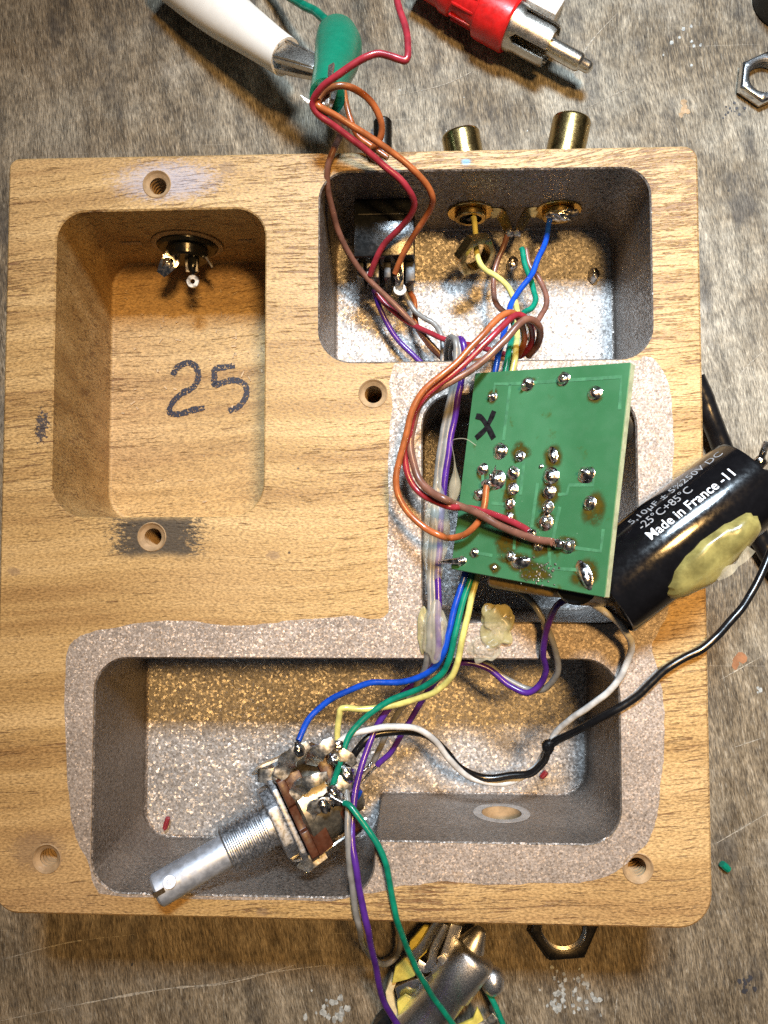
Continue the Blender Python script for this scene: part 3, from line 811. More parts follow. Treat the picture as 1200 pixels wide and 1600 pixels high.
# brown flux left around the joints
def flux(x, y, rx, ry, seed):
    px, py = zb(x, y); c = B(px, py, 0.012 + 0.0015 * seed)
    lp = []
    for i in range(22):
        w = 2 * math.pi * i / 22
        k = 1 + 0.45 * mnoise.noise(V((math.cos(w) * 1.1, math.sin(w) * 1.1, seed * 1.7)))
        lp.append(c + BU * (rx / 36 * k * math.cos(w)) + BV * (ry / 36 * k * math.sin(w)))
    mid = [c.lerp(q, 0.55) for q in lp]
    mb = MB(); mb.add(lp + mid + [c], [[i, (i + 1) % 22, 22 + (i + 1) % 22, 22 + i] for i in range(22)] + [[22 + i, 22 + (i + 1) % 22, 44] for i in range(22)])
    o = mb.build('flux_stain', MAT['flux'], pcb, smooth=0)
    at = o.data.attributes.new('coverage', 'FLOAT', 'POINT')
    at.data.foreach_set('value', [0.0] * 22 + [0.75] * 22 + [1.0])
for k, (x, y, rx, ry) in enumerate(((337, 225, 48, 55), (545, 150, 52, 60), (750, 125, 52, 48), (935, 215, 60, 55), (385, 540, 70, 60), (500, 545, 85, 62), (690, 580, 75, 80), (278, 665, 55, 62),
                                    (440, 760, 62, 150), (668, 780, 80, 165), (890, 690, 58, 58), (930, 890, 85, 110), (640, 960, 80, 70), (430, 950, 70, 110), (420, 1090, 105, 85), (480, 1190, 130, 75),
                                    (620, 1110, 90, 70), (780, 1095, 80, 60), (880, 1265, 100, 90), (345, 1225, 50, 42), (230, 1140, 45, 40), (265, 800, 50, 48), (580, 1250, 120, 60))):
    flux(x, y, rx, ry, k)
mb = MB()
for k in range(60):
    x, y = random.gauss(610, 55), random.gauss(1255, 38)
    mb.blob(B(*zb(x, y), 0.05), (random.uniform(.08, .26), random.uniform(.08, .22), random.uniform(.04, .1)), (BU, BV, BN), 0.4, 0.6, k, 7, 5)
mb.build('solder_crust', MAT['dull'], pcb, kind='stuff')
for st in ([(347, 308), (325, 360), (295, 415), (240, 468)], [(240, 338), (268, 345), (300, 385), (345, 470)]):
    mb = MB(); q = spline([B(*zb(x, y), 0.06) for x, y in st], 8)
    mb.strip(q, 0.95, BN, 0.03, wf=lambda t: 0.95 + 0.12 * math.sin(t * 9))
    mb.build('marker_stroke', MAT['marker_x'], pcb)
# parts on the hidden component side
def under(px, py, d): return B(px, py) - BN * (1.6 + d)
mb = MB(); mb.box(under(800, 900, 4.6), (6.5, 2.6, 4.4), (BU, BV, BN)); mb.build('film_capacitor', MAT['tan'], pcb, bevel=1.2, seg=3)
mb = MB(); mb.box(under(735, 760, 5.6), (2.2, 8.5, 5.4), (BU, BV, BN)); mb.build('film_capacitor', MAT['tan'], pcb, bevel=0.8, seg=3)
mb = MB(); mb.box(under(820, 780, 3.2), (4.0, 9.5, 1.8), (BU, BV, BN)); mb.build('integrated_circuit', MAT['black'], pcb, bevel=0.3)
mb = MB(); mb.lathe([(0, 3.6), (.4, 4), (10.6, 4), (11, 3.6)], under(890, 905, 0.2), -BN, 28); mb.build('electrolytic_capacitor', MAT['black_smooth'], pcb)
mb = MB(); mb.lathe([(0, 3.6), (.4, 4), (10.6, 4), (11, 3.6)], under(900, 650, 0.2), -BN, 28); mb.build('electrolytic_capacitor', MAT['black_smooth'], pcb)

# ------------------------------------------------------------------ big film capacitor
CR = 7.9
ca, cb = P(941, 930, CR + 0.12), P(1172, 751, CR + 0.12)
CA = (cb - ca).normalized(); CLEN = (cb - ca).length
CS = V((0, 0, 1)).cross(CA).normalized()             # towards the upper left of the photo
if CS.y < 0: CS = -CS
def cyl(s, th, r=CR):
    return ca + CA * s + (V((0, 0, 1)) * math.cos(th) + CS * math.sin(th)) * r
capo = thing('film_capacitor', 'large glossy black cylindrical capacitor with white print leaning under the green board', 'capacitor', ca - V((0, 0, CR)))
mb = MB()
mb.lathe([(0.9, 5.2), (0.25, 6.9), (0, 7.5), (0.12, CR - 0.12), (0.6, CR), (CLEN * .5, CR), (CLEN - 0.6, CR), (CLEN - 0.1, CR - 0.12), (CLEN, 7.5), (CLEN - 0.25, 6.9), (CLEN - 0.9, 5.2)], ca, CA, 72)
mb.build('sleeve', MAT['black_gloss'], capo)
mb = MB(); mb.lathe([(-0.05, 0.1), (0.6, 6.6), (1.2, 6.6)], ca, CA, 40, caps=False); mb.lathe([(CLEN - 1.2, 6.6), (CLEN - 0.6, 6.6), (CLEN - .3, 0.1)], ca, CA, 40, caps=False)
mb.build('end_fill', MAT['black'], capo)
mb = MB(); e = ca + CA * CLEN
mb.tube(spline([e - CA * 0.8, e + CA * 0.6, P(1187, 722, 11), P(1193, 705, 12), P(1199, 690, 12.5)], 4), 0.55, 10)
mb.blob(P(1187, 722, 11), (1.2, 1.0, 1.0), None, 0.3, 0.5, 3)
mb.build('lead', MAT['solder'], capo)
def wrap_text(txt, s0, s1, th0, height, mat, bold):
    cu = bpy.data.curves.new('lettering', 'FONT'); cu.body = txt; cu.size = 1.0; cu.offset = bold; cu.resolution_u = 3
    to = bpy.data.objects.new('lettering', cu); col.objects.link(to)
    dg = bpy.context.evaluated_depsgraph_get()
    me = bpy.data.meshes.new_from_object(to.evaluated_get(dg))
    bpy.data.objects.remove(to)
    xs = [v.co.x for v in me.vertices]; x0, x1 = min(xs), max(xs)
    bm = bmesh.new(); bm.from_mesh(me)
    bmesh.ops.triangulate(bm, faces=bm.faces)
    bmesh.ops.subdivide_edges(bm, edges=[e for e in bm.edges if e.calc_length() > 0.25], cuts=1)
    for v in bm.verts:
        s = s0 + (v.co.x - x0) / (x1 - x0) * (s1 - s0)
        th = th0 + v.co.y / 0.70 * height / CR
        v.co = (cyl(s, th, CR + 0.035) - BASE[capo]) * S
    bm.to_mesh(me); bm.free()
    me.materials.clear(); me.materials.append(mat)
    o = bpy.data.objects.new('lettering', me); col.objects.link(o); o.parent = capo
R_ = math.radians
wrap_text('Made in France -11', 10.6, 27.6, R_(26), 1.65, MAT['print_'], 0.012)
wrap_text('-25°C+85°C', 10.8, 21.2, R_(43), 1.55, MAT['print_dim'], 0.0)
wrap_text('5,10µF ± 5%250V DC', 10.4, 29.4, R_(60), 1.5, MAT['print_dim'], 0.0)
# glue torn off with the capacitor
def gl_frame(th): 
    n = V((0, 0, 1)) * math.cos(th) + CS * math.sin(th)
    return n, CA.cross(n)
mb = MB(); n = 40; m_ = 14; pv = []; fs = []
for j in range(m_ + 1):
    v = j / m_
    for i in range(n):
        w = 2 * math.pi * i / n
        rad = (1 - v) 
        k = 1 + 0.16 * mnoise.noise(V((math.cos(w) * 1.5, math.sin(w) * 1.5, 8.1))) + 0.08 * mnoise.noise(V((math.cos(w) * 5, math.sin(w) * 5, 1.1)))
        su = 9.9 * rad * k * math.cos(w); tu = 3.9 * rad * k * math.sin(w) * (1 + 0.12 * math.cos(w))
        hh = 2.5 * math.sqrt(max(0, 1 - rad ** 3)) * (0.9 + 0.25 * mnoise.noise(V((su * .2, tu * .3, 2)))) + 0.28 * mnoise.noise(V((su * .5, tu * .7, 7))) * v
        th = R_(-38) + tu / CR
        pv.append(cyl(16.6 + su + tu * 0.35, th, CR - 0.15 + max(0, hh)))
for j in range(m_):
    for i in range(n):
        i2 = (i + 1) % n
        fs.append([j * n + i, j * n + i2, (j + 1) * n + i2, (j + 1) * n + i])
mb.add(pv, fs)
mb.build('glue_blob', MAT['glue'], capo, smooth=60, label='yellowed lump of hot glue on the side of the capacitor')
mb = MB()
q = spline([cyl(15, R_(-50), CR + 2.3), cyl(17, R_(-47), CR + 2.6), cyl(19, R_(-50), CR + 2.4), cyl(22, R_(-44), CR + 2.3)], 6)
mb.strip(q, 1.2, V((0, 0, 1)), 0.25, wf=lambda t: 0.5 + 1.0 * abs(math.sin(t * 5)))
mb.build('glue_flake', MAT['glue_clear'], capo)

# ------------------------------------------------------------------ potentiometer
tip, pc = P(242, 1394, 3.4), P(449, 1274, -5.5)
PA = (pc - tip).normalized()
PS = V((0, 0, 1)).cross(PA).normalized()
if PS.y < 0: PS = -PS                               # towards the upper left of the photo
PN = PA.cross(PS)
if PN.z < 0: PN = -PN
PL = (pc - tip).length
def L(a, s, n): return pc + PA * a + PS * s + PN * n
pot = thing('potentiometer', 'potentiometer with long bare metal shaft lying in the lower pocket', 'potentiometer', V((pc.x, pc.y, DEPTH)))
mb = MB()
mb.lathe([(0, 2.2), (0.12, 2.55), (0.5, 2.95), (0.9, 3.0), (PL - 10.5, 3.0)], tip, PA, 40)
shaft = mb.build('shaft', MAT['alu'], pot)
mb = MB(); mb.box(tip + PA * 0.9 + PS * 0.2, (1.02, 0.42, 3.05), (PA, PS, PN)); mb.build('screwdriver_slot', MAT['nut_black'], shaft)
mb = MB(); qd = tip + PA * 3.1 + PN * 2.93 + PS * 0.9; mb.ring(qd, PN + PS * 0.3, 0.55, 1.15, 0.14, 20, ch=0.05); mb.build('stamped_mark', MAT['alu'], shaft)
mb = MB()
prof = [(-PL * 0 - 12.3, 3.1), (-12.3, 3.75)]
x = -12.0
while x < -4.6:
    prof += [(x, 4.15), (x + 0.22, 4.15), (x + 0.42, 3.72), (x + 0.58, 3.72)]; x += 0.8
prof += [(-4.2, 3.9), (-3.0, 4.0)]
mb.lathe(prof, pc, PA, 40); mb.build('threaded_bushing', MAT['zinc'], pot, smooth=25)
mb = MB()
lp = []
for (s, n) in ((-6.6, -2.2), (-3.6, -6.2), (3.6, -6.2), (6.6, -2.2), (6.6, 2.2), (3.6, 5.6), (-3.6, 5.6), (-6.6, 2.2)): lp.append(L(-3.2, s, n))
mb.prism(lp, 2.2, PA); mb.build('boss', MAT['zinc'], pot, bevel=0.35)
mb = MB()
lp = [L(-1.0, s, n) for s, n in ((-8.2, -5.5), (-5.5, -8.6), (5.5, -8.6), (8.2, -5.5), (8.2, 3.2), (6.2, 5.4), (-6.2, 5.4), (-8.2, 3.2))]
mb.prism(lp, 1.1, PA); mb.build('front_plate', MAT['zinc'], pot, bevel=0.25)
for sg in (1, -1):
    mb = MB(); mb.strip(spline([L(0.3, sg * 8.0, 0.8), L(-0.9, sg * 9.1, 1.4), L(-1.4, sg * 9.2, 2.0), L(0.4, sg * 8.5, 3.3), L(3.0, sg * 8.3, 3.2)], 4), 2.4, PN, 0.45)
    mb.build('bent_tab', MAT['tin'], pot)
    mb = MB(); mb.strip(spline([L(0.3, sg * 7.4, -6), L(-1.1, sg * 8.2, -6), L(-1.1, sg * 9.2, -5.6), L(4.0, sg * 9.0, -5)], 4), 2.6, PS * sg, 0.45)
    mb.build('bent_tab', MAT['tin'], pot)
def wafer(a0, ntop):
    lp = [L(a0, s, n) for s, n in ((-8.6, -7.4), (-5, -9.2), (5, -9.2), (8.6, -7.4), (8.6, ntop - 2.4), (7.4, ntop), (2.6, ntop), (2.2, ntop - .8), (-2.2, ntop - .8), (-2.6, ntop), (-7.4, ntop), (-8.6, ntop - 2.4))]
    mb = MB(); mb.prism(lp, 1.5, PA); mb.build('phenolic_wafer', MAT['phenolic'], pot, bevel=0.15)
wafer(0.35, 6.6)
wafer(9.2, 6.2)
tb0, tb1 = L(1.9, 0, 5.6), L(15.0, 0, 7.4)
TBN = (tb1 - tb0).cross(PS).normalized()
if TBN.z < 0: TBN = -TBN
def TB(px, py, h): return hit(px, py, tb0, TBN) + TBN * h
for a0, a1, s0, s1 in ((1.9, 4.9, -8.0, 8.0), (8.2, 10.4, -6.5, 7.6)):
    mb = MB()
    d = (tb1 - tb0).normalized(); k = 1 / d.dot(PA)
    lp = [tb0 + d * ((a0 - 1.9) * k) + PS * s0, tb0 + d * ((a0 - 1.9) * k) + PS * s1, tb0 + d * ((a1 - 1.9) * k) + PS * (s1 - .6), tb0 + d * ((a1 - 1.9) * k) + PS * (s0 + .6)]
    mb.prism([q - TBN * 1.2 for q in lp], 1.2, TBN); mb.build('terminal_board', MAT['phenolic'], pot, bevel=0.15)
def lug(pts, w, rivet=None):
    if rivet:
        mb = MB()
        mb.lathe([(0, 1.35), (0.3, 1.3), (0.5, 0.95), (0.52, 0.55), (0.3, 0.35)], TB(rivet[0], rivet[1], 0.0), TBN - PA * 0.35, 20)
        mb.build('rivet', MAT['tin'], pot)
    q = spline([TB(*p) for p in pts], 6)
    nn = []
    for k in range(len(q)):
        t = (q[min(k + 1, len(q) - 1)] - q[max(k - 1, 0)]).normalized()
        sd = t.cross(TBN)
        sd = (PS * -1 if sd.length < .2 else sd).normalized()
        nn.append(sd.cross(t))
    mb = MB()
    mb.strip(q, w, nn, 0.5, wf=lambda t: w * (0.62 + 0.45 * math.sin(math.pi * min(1, t * 1.05 + .05)) + .1 * math.sin(t * 17)))
    mb.build('terminal_lug', MAT['tin'], pot, bevel=0.12)
lug([(434, 1214, .5), (443, 1200, .7), (448, 1188, 1.6), (455, 1177, 3.2), (466, 1168, 3.8), (481, 1158, 3.4)], 3.0, (436, 1213))
lug([(486, 1192, .3), (489, 1181, 1.6), (495, 1171, 3.2), (506, 1162, 3.8), (519, 1151, 3.4)], 2.9)
lug([(457, 1246, .5), (464, 1234, .7), (470, 1226, 1.8), (481, 1217, 3.0), (494, 1211, 3.4), (509, 1206, 2.8)], 2.6, (458, 1244))
lug([(480, 1280, .5), (487, 1266, .8), (493, 1256, 1.8), (503, 1250, 2.4), (515, 1247, 2.0)], 2.4, (481, 1279))
lug([(519, 1192, .3), (523, 1181, 1.2), (530, 1176, 2.0), (542, 1180, 2.0), (552, 1192, 1.4)], 2.4)
lug([(516, 1228, .3), (524, 1222, 1.0), (534, 1224, 1.2), (545, 1236, .8)], 2.6)
mb = MB(); mb.lathe([(1.9, 7.6), (2.3, 8.2), (8.8, 8.2), (9.1, 7.6)], pc - PN * 1.2, PA, 40); mb.build('front_can', MAT['dull'], pot)
mb = MB(); mb.lathe([(10.8, 5.8), (11.2, 6.4), (13.2, 6.4), (13.9, 5.6)], pc - PN * 1.4, PA, 40); mb.build('rear_can', MAT['dull'], pot)
mb = MB(); mb.strip(spline([L(-0.9, -8.0, 2.2), L(0.6, -9.2, 1.2), L(5, -9.4, 0.2), L(9, -9.3, -0.4), L(12.5, -8.6, -0.8)], 6), 7.5, -PS + PN * .45, 0.35, wf=lambda t: 3.4 + 5.2 * min(1, t * 2.2))
mb.build('side_strap', MAT['nickel'], pot)
for k, (px, py, h, rr) in enumerate(((466, 1164, 4.2, 1.0), (520, 1240, 1.8, 1.5), (505, 1252, 2.4, 1.2), (520, 1184, 2.0, 1.0), (541, 1206, 1.4, 1.2), (527, 1160, 3.2, .8), (519, 1233, 2.4, .9))):
    mb = MB(); mb.blob(TB(px, py, h), (rr, rr * 1.25, rr * .8), (PA, PS, PN), 0.5, 0.45, k + 3, 14, 9); mb.build('solder_joint', MAT['solder'], pot, smooth=60)

# ------------------------------------------------------------------ sockets in the upper pocket
def rca(wx, wz, out_px, label, lug_sg, hot):
    y_in, y_out = 69.95, 74.15
    base = V((wx, 72, wz))
    t = thing('phono_socket', label, 'phono socket', base - V((0, 0, 5)), 'gold sockets through the rear edge')
    e = P(out_px[0], out_px[1], wz + 1.5)
    ax = (e - V((wx, y_out, wz))).normalized()
    Lg = (e - V((wx, y_out, wz))).length
    mb = MB()
    mb.lathe([(-0.6, 5.2), (0.3, 5.4), (1.2, 5.4), (1.7, 5.0), (1.9, 4.0), (Lg - .6, 3.95), (Lg - .15, 3.8), (Lg, 3.6), (Lg, 2.9), (Lg - 3, 2.9)], V((wx, y_out, wz)), ax, 40)
    mb.build('barrel', MAT['brass'], t)
    mb = MB(); mb.ring(V((wx, y_in, wz)), (0, -1, 0), 2.9, 4.8, 0.55, 40, ch=0.12); wsh = mb.build('washer', MAT['gold'], t)
    mb = MB(); mb.ring(V((wx, y_in - .55, wz)), (0, -1, 0), 2.35, 3.3, 1.3, 40, ch=0.2); mb.build('threaded_end', MAT['brass'], t)
    mb = MB(); mb.lathe([(0, 2.4), (1.0, 2.4), (1.05, 0.9), (1.8, 0.85), (1.9, 0.0)], V((wx, y_in, wz)), (0, -1, 0), 24); mb.build('insulator', MAT['black'], t)
    mb = MB()
    a = V((wx + lug_sg * 4.3, y_in - .3, wz)); b_ = V((wx + lug_sg * 6.0, y_in - .5, wz + .3)); c_ = V((wx + lug_sg * 7.5, y_in - 2.8, wz - .6)); d_ = V((wx + lug_sg * 8.2, y_in - 4.2, wz - 1.2))
    mb.strip(spline([a, b_, c_, d_], 6), 2.6, V((0, -1, 0.35)), 0.4, wf=lambda t_: 3.0 - 1.6 * t_); mb.build('solder_lug', MAT['brass'], t)
    mb = MB(); mb.blob(d_, (1.1, 1.0, 0.9), None, 0.4, .5, 5); mb.build('solder_joint', MAT['solder'], t, smooth=60)
    if hot:
        mb = MB(); mb.blob(V((wx + 0.4, y_in - 2.0, wz + 2.0)), (3.2, 1.3, 1.2), None, 0.45, 0.4, 8, 22, 14); mb.build('solder_joint', MAT['solder'], t, smooth=60)
    return t
q = P(735, 326, -17.4); rca(q.x, -17.4, (719, 208), 'gold phono socket holding the pale yellow wire, left of the pair', 1, False)
q = P(872, 328, -17.4); rca(q.x, -17.4, (894, 186), 'gold phono socket holding the blue wire, nearer the block corner', -1, True)
# loose nut hanging on the yellow wire
ny = P(742, 397, -14.5)
nt_ax = V((0.42, -0.62, 0.42)).normalized()
mb = MB(); mb.ring(ny - nt_ax * 1.3, nt_ax, 2.9, 4.5, 2.6, 36, ch=0.3, sides=6)
mb.build('hex_nut', MAT['brass'], base=ny, smooth=40, label='loose brass nut threaded on the pale yellow wire', cat='nut')

# black socket at the left of the upper pocket
x0, x1 = P(553, 362, -11).x, P(648, 362, -11).x
yb, yf = 69.9, P(600, 400, -11).y
sw = thing('miniature_socket', 'square black plastic socket with tinned pins in the upper pocket', 'socket', V(((x0 + x1) / 2, (yb + yf) / 2, DEPTH)))
mb = MB(); mb.box(((x0 + x1) / 2, (yb + yf) / 2, (-11 + DEPTH + .05) / 2), ((x1 - x0) / 2, (yb - yf) / 2, (-11 - DEPTH) / 2 - .03)); mb.build('housing', MAT['black_smooth'], sw, bevel=0.3)
mb = MB(); mb.box(((x0 + x1) / 2, yb - 3.2, -10.9), ((x1 - x0) / 2 - .8, 0.12, 0.16)); mb.build('seam_ridge', MAT['black'], sw)
mb = MB()
for xx in (x0 + 1.0, x0 + 4.2, x0 + 6.6, x1 - 1.0): mb.box((xx, yf - 1.6, -19.0), (0.7, 1.7, 5.0))
mb.build('pin_guide', MAT['black'], sw, bevel=0.15)
mb = MB(); mb.box((x1 - 0.9, yf - 2.2, -14.6), (1.0, 2.0, .7)); mb.build('pin_cover', MAT['black'], sw, bevel=0.2)
for xx, y2 in ((P(580, 430, -15).x, 436), (P(624, 430, -15).x, 452)):
    e = P(600, y2, -15.5).y
    mb = MB(); mb.strip([V((xx, yf + .3, -14.6)), V((xx, yf - 2, -14.8)), V((xx, e + 1, -15.6)), V((xx, e, -16.2))], 1.7, V((0, 0, 1)), 0.4); mb.build('pin', MAT['tin'], sw, bevel=.08)
    mb = MB(); mb.blob(V((xx - .2, yf - 2.6, -14.4)), (0.9, 1.9, 0.7), None, 0.4, .5, 2); mb.build('solder_joint', MAT['solder'], sw, smooth=60)
mb = MB(); xx = P(625, 452, -16).x; mb.ring(V((xx, P(600, 453, -16).y, -16.4)), (0, 0.2, 1), 0.55, 1.35, 0.6, 18); mb.build('eyelet', MAT['white_nylon'], sw)
mb = MB(); q = P(598, 216, -15)
mb.lathe([(0, 1.9), (q.y + 3.4 - 74.2, 1.9), (q.y + 3.8 - 74.2, 1.6)], V((q.x, 74.2, -15)), (0, 1, 0), 24); mb.build('barrel', MAT['nut_black'], sw)
# solder drops on the pocket floor
for (x, y, r, lb) in ((800, 413, 1.5, 'grey solder drop on the pocket floor between the two gold sockets'), (928, 430, 1.4, 'grey solder drop on the pocket floor near the right wall')):
    mb = MB(); c = P(x, y, DEPTH + r * .5); mb.blob(c, (r * .8, r * 1.1, r), None, 0.5, 0.6, x, 14, 9)
    mb.build('solder_drop', MAT['solder'], base=c - V((0, 0, r)), smooth=60, label=lb, cat='solder drop')

# ------------------------------------------------------------------ jack in the bare pocket
jc = P(293, 386, -16.4); jc.y = 63.5
jk = thing('panel_jack', 'round black panel jack with three tinned tags in the bare wooden pocket', 'jack', V((jc.x, 62, DEPTH)))
mb = MB(); mb.ring(jc + V((0, .1, 0)), (0, -1, 0), 6.3, 7.4, 0.5, 40, ch=.15); mb.build('recess_ring', MAT['bare_wood'], jk)
mb = MB(); mb.lathe([(-0.2, 6.3), (0.7, 6.2), (1.2, 5.6), (1.3, 4.4), (3.0, 4.2), (3.4, 3.8), (3.5, 0)], jc, (0, -1, 0), 36); mb.build('body', MAT['black_smooth'], jk)
mb = MB(); mb.strip(spline([jc + V((-2.2, -3.2, 1.4)), P(272, 400, -14.5), P(263, 412, -14.2), P(252, 428, -15.2)], 5), 2.6, V((.4, -.1, 1)), .45, wf=lambda t: 1.8 + 1.6 * math.sin(math.pi * t)); mb.blob(P(262, 411, -13.9), (1.3, 1.2, .7), None, .4, .5, 3)
mb.build('terminal_tag', MAT['solder'], jk)
mb = MB(); mb.strip(spline([jc + V((1.0, -3.2, .6)), P(300, 410, -15), P(301, 425, -15.2)], 5), 2.5, V((0, 0, 1)), .5); mb.ring(P(302, 440, -15.6), (0, -.2, 1), .5, 1.35, .5, 20, ch=.1)
mb.build('terminal_tag', MAT['tin'], jk)
mb = MB(); mb.strip([jc + V((3.2, -3.0, .4)), P(322, 402, -15.5), P(331, 416, -17)], 1.6, V((1, 0.5, 0.25)), .35); mb.build('terminal_tag', MAT['tin'], jk)
mb = MB(); mb.blob(P(302, 412, -15.2), (1.2, 2.6, 1.1), None, .2, .6, 4); mb.build('heat_shrink', MAT['black_smooth'], jk)
for k, (px, py, w) in enumerate(((205, 378, 2.2), (385, 384, 1.6))):
    q = P(px, py, -15.2); mb = MB(); mb.box((q.x, 63.62, q.z), (w, 0.22, 0.7)); mb.build('wood_splinter', MAT['bare_wood'], block, bevel=.1)

# ------------------------------------------------------------------ wires
def wire(mat, pts, label, r=0.58, name='insulated_wire', group='coloured hookup wires', sub=7, n=12):
    q = []
    for p in pts:
        if isinstance(p, Vector): q.append(p)
        elif p[0] == 'b': q.append(B(p[1], p[2], p[3]))
        else: q.append(P(*p))
    sp = spline(q, sub); sd = len(BASE) * 0.37
    for i in range(1, len(sp) - 1):                      # slight kinks, as in used wire
        sp[i] = sp[i] + mnoise.noise_vector(sp[i] * 0.22 + V((sd, 0, 0))) * 0.20
    m = MB(); m.tube(sp, r, n, rfun=lambda t: r * (1 + 0.05 * mnoise.noise(V((t * 40, sd, 0)))))
    return m.build(name, MAT[mat], base=q[0], smooth=70, label=label, cat='wire' if 'wire' in name else 'cable', group=group)
# --- to the clip above the block
wire('w_red', [(578, 430, -13.6), (585, 410, -11.6), (600, 382, -9), (622, 358, -6.5), (640, 338, -4), (647, 318, -1.5), (640, 298, 1), (620, 276, 2.6), (590, 251, 4), (555, 222, 6), (520, 195, 8), (500, 180, 9), (491, 168, 9.8), (490, 158, 10.5),
               (499, 142, 12), (520, 122, 13.5), (548, 102, 14.5), (575, 88, 15), (592, 84, 15), (612, 88, 15), (626, 93, 15), (634, 95, 15), (637, 89, 15), (637, 72, 14.5), (632, 40, 13.5), (622, 5, 12.5), (615, -40, 10), (600, -120, -4), (560, -220, -26), (520, -330, -32)],
     'crimson wire from the black socket up past the green clip and off the top', r=.62)
wire('w_orange', [(617, 428, -13.6), (624, 408, -11.8), (640, 378, -9), (660, 348, -5.8), (675, 322, -2.5), (676, 308, -.5), (668, 290, 1.2), (648, 268, 3), (615, 240, 4.6), (575, 212, 6.6), (535, 187, 8.4), (508, 171, 9.6), (498, 164, 10),
                  (498, 155, 9.4), (508, 143, 9.6), (526, 134, 10.4), (545, 136, 10), (568, 149, 8.6), (587, 171, 7), (596, 196, 5.4), (594, 216, 4), (585, 230, 2.6), (578, 236, 1.6)],
     'orange wire from the black socket that loops back beside the green clip', r=.6)
wire('w_orange', [(537, 140, 4), (541, 160, 3.4), (548, 188, 3), (558, 212, 2.6), (580, 229, 2.2), (606, 247, 1.9)], 'short orange wire end hanging straight down below the green clip', r=.55)
wire('w_brown', [(516, 176, 6), (527, 192, 4.6), (531, 210, 3.4), (523, 230, 2.4), (513, 255, 1.6), (511, 280, -.4), (517, 318, -4), (528, 358, -8), (548, 400, -11.5), (575, 434, -14), (610, 470, -16), (645, 505, -17.6), (675, 538, -18.4), (698, 566, -19)],
     'brown wire down the left of the upper pocket from the green clip', r=.6)
# --- on the floor of the upper pocket
wire('w_purple', [(584, 452, -19), (591, 474, -20.4), (603, 502, -21.4), (622, 532, -22), (646, 556, -22), (668, 576, -22)], 'purple wire curving over the upper pocket floor from the black socket')
wire('w_orange', [(640, 456, -20), (647, 468, -20.6), (648, 488, -21), (653, 512, -21.2), (668, 537, -21.2), (690, 560, -21), (704, 572, -21)], 'orange wire dipping under the brown one on the upper pocket floor')
wire('w_grey', [(632, 456, -19), (638, 471, -19.4), (648, 486, -19.4), (663, 497, -19), (678, 505, -18.6), (689, 520, -18), (692, 540, -17.8), (692, 568, -17.8)], 'grey wire from the black socket curving down behind the ribbon')
# --- three-wire loop to the board
wire('w_red', [(588, 458, -19), (603, 477, -19), (630, 498, -18.6), (660, 515, -17), (692, 529, -14.4), (722, 537, -12), (750, 543, -9.5), (785, 553, -7), (812, 556, -4.6), (826, 543, -2), (832, 525, 1), (829, 506, 4), (819, 495, 6), (806, 493, 7),
               (780, 515, 8.4), (753, 541, 8.8), (727, 566, 9), (685, 601, 9), (662, 623, 8.8), (648, 643, 8.4), (639, 678, 7.6), (633, 714, 7), (640, 747, 6.6), (655, 769, 6.8), (679, 783, 8), (704, 791, 9), ('b', 735, 795, 2.0), ('b', 770, 803, 1.4), ('b', 802, 815, 1.0), ('b', 830, 831, 0.7)],
     'crimson wire looping from the black socket around to the middle of the board')
wire('w_orange', [(704, 572, -16), (735, 566, -12.5), (766, 561, -9), (795, 562, -6), (809, 556, -4), (817, 540, -1), (819, 520, 2), (813, 500, 5), (800, 489, 7), (784, 494, 8), (761, 516, 9), (737, 541, 9.6), (711, 568, 10), (690, 585, 10.2), (670, 602, 10.2), (654, 622, 10), (643, 645, 9.8), (632, 688, 9.2), (624, 720, 8.8), (620, 741, 8.6), (623, 773, 8.4), (638, 800, 8.4), (664, 824, 8.8), (689, 837, 9.4),
                  ('b', 715, 842, 2.2), ('b', 737, 837, 2.0), ('b', 755, 820, 1.7), ('b', 763, 794, 1.3), ('b', 766, 760, 1.0)],
     'orange wire swinging widest to the left before it meets the board')
wire('w_brown', [(826, 556, -4), (838, 540, -1), (845, 522, 2.6), (842, 510, 5), (833, 501, 6.4), (822, 499, 7.2), (807, 509, 7.8), (785, 533, 8.2), (759, 560, 8.4), (727, 584, 8.2), (695, 601, 8.2), (670, 617, 8), (654, 637, 7.8), (645, 664, 7.4), (641, 696, 7.2), (645, 722, 7.4), (653, 745, 7.8), (670, 766, 8.8), (696, 781, 10.2), ('b', 728, 792, 3.2), ('b', 760, 805, 2.6), ('b', 800, 829, 1.5), ('b', 838, 843, 1.0), ('b', 868, 848, 0.9)],
     'brown wire lying over the crimson one, soldered low on the board', r=.66)
# --- purple and grey ribbon
wire('w_grey', [(699, 570, -14), (697, 548, -9), (700, 533, -4), (706, 527, -1), (712, 534, .9), (713, 555, 1.2), (709, 592, 1.3), (703, 624, 1.0), (696, 656, .6), (687, 709, .2), (681, 760, 0), (676, 820, 0), (673, 879, .3), (672, 930, .8), (672, 980, 1.3), (670, 1016, 1.0), (664, 1042, -1), (652, 1070, -4), (635, 1096, -7), (619, 1120, -9), (603, 1150, -11), (590, 1176, -12), (583, 1190, -12.5)],
     'grey wire of the ribbon running straight down beside the board into the lower pocket')
wire('w_grey', [(704, 566, -12), (704, 545, -7), (709, 531, -2), (716, 533, .6), (719, 556, 1.1), (716, 592, 1.3), (709.5, 624, 1.0), (703, 656, .6), (694, 709, .2), (688, 760, 0), (682, 820, 0), (678.5, 879, .3), (678, 930, .8), (678, 980, 1.3), (678, 1016, 1.0), (672, 1042, -1.6), (660, 1070, -5), (644, 1096, -8)],
     'second grey wire of the ribbon, pressed between grey and purple', r=.5)
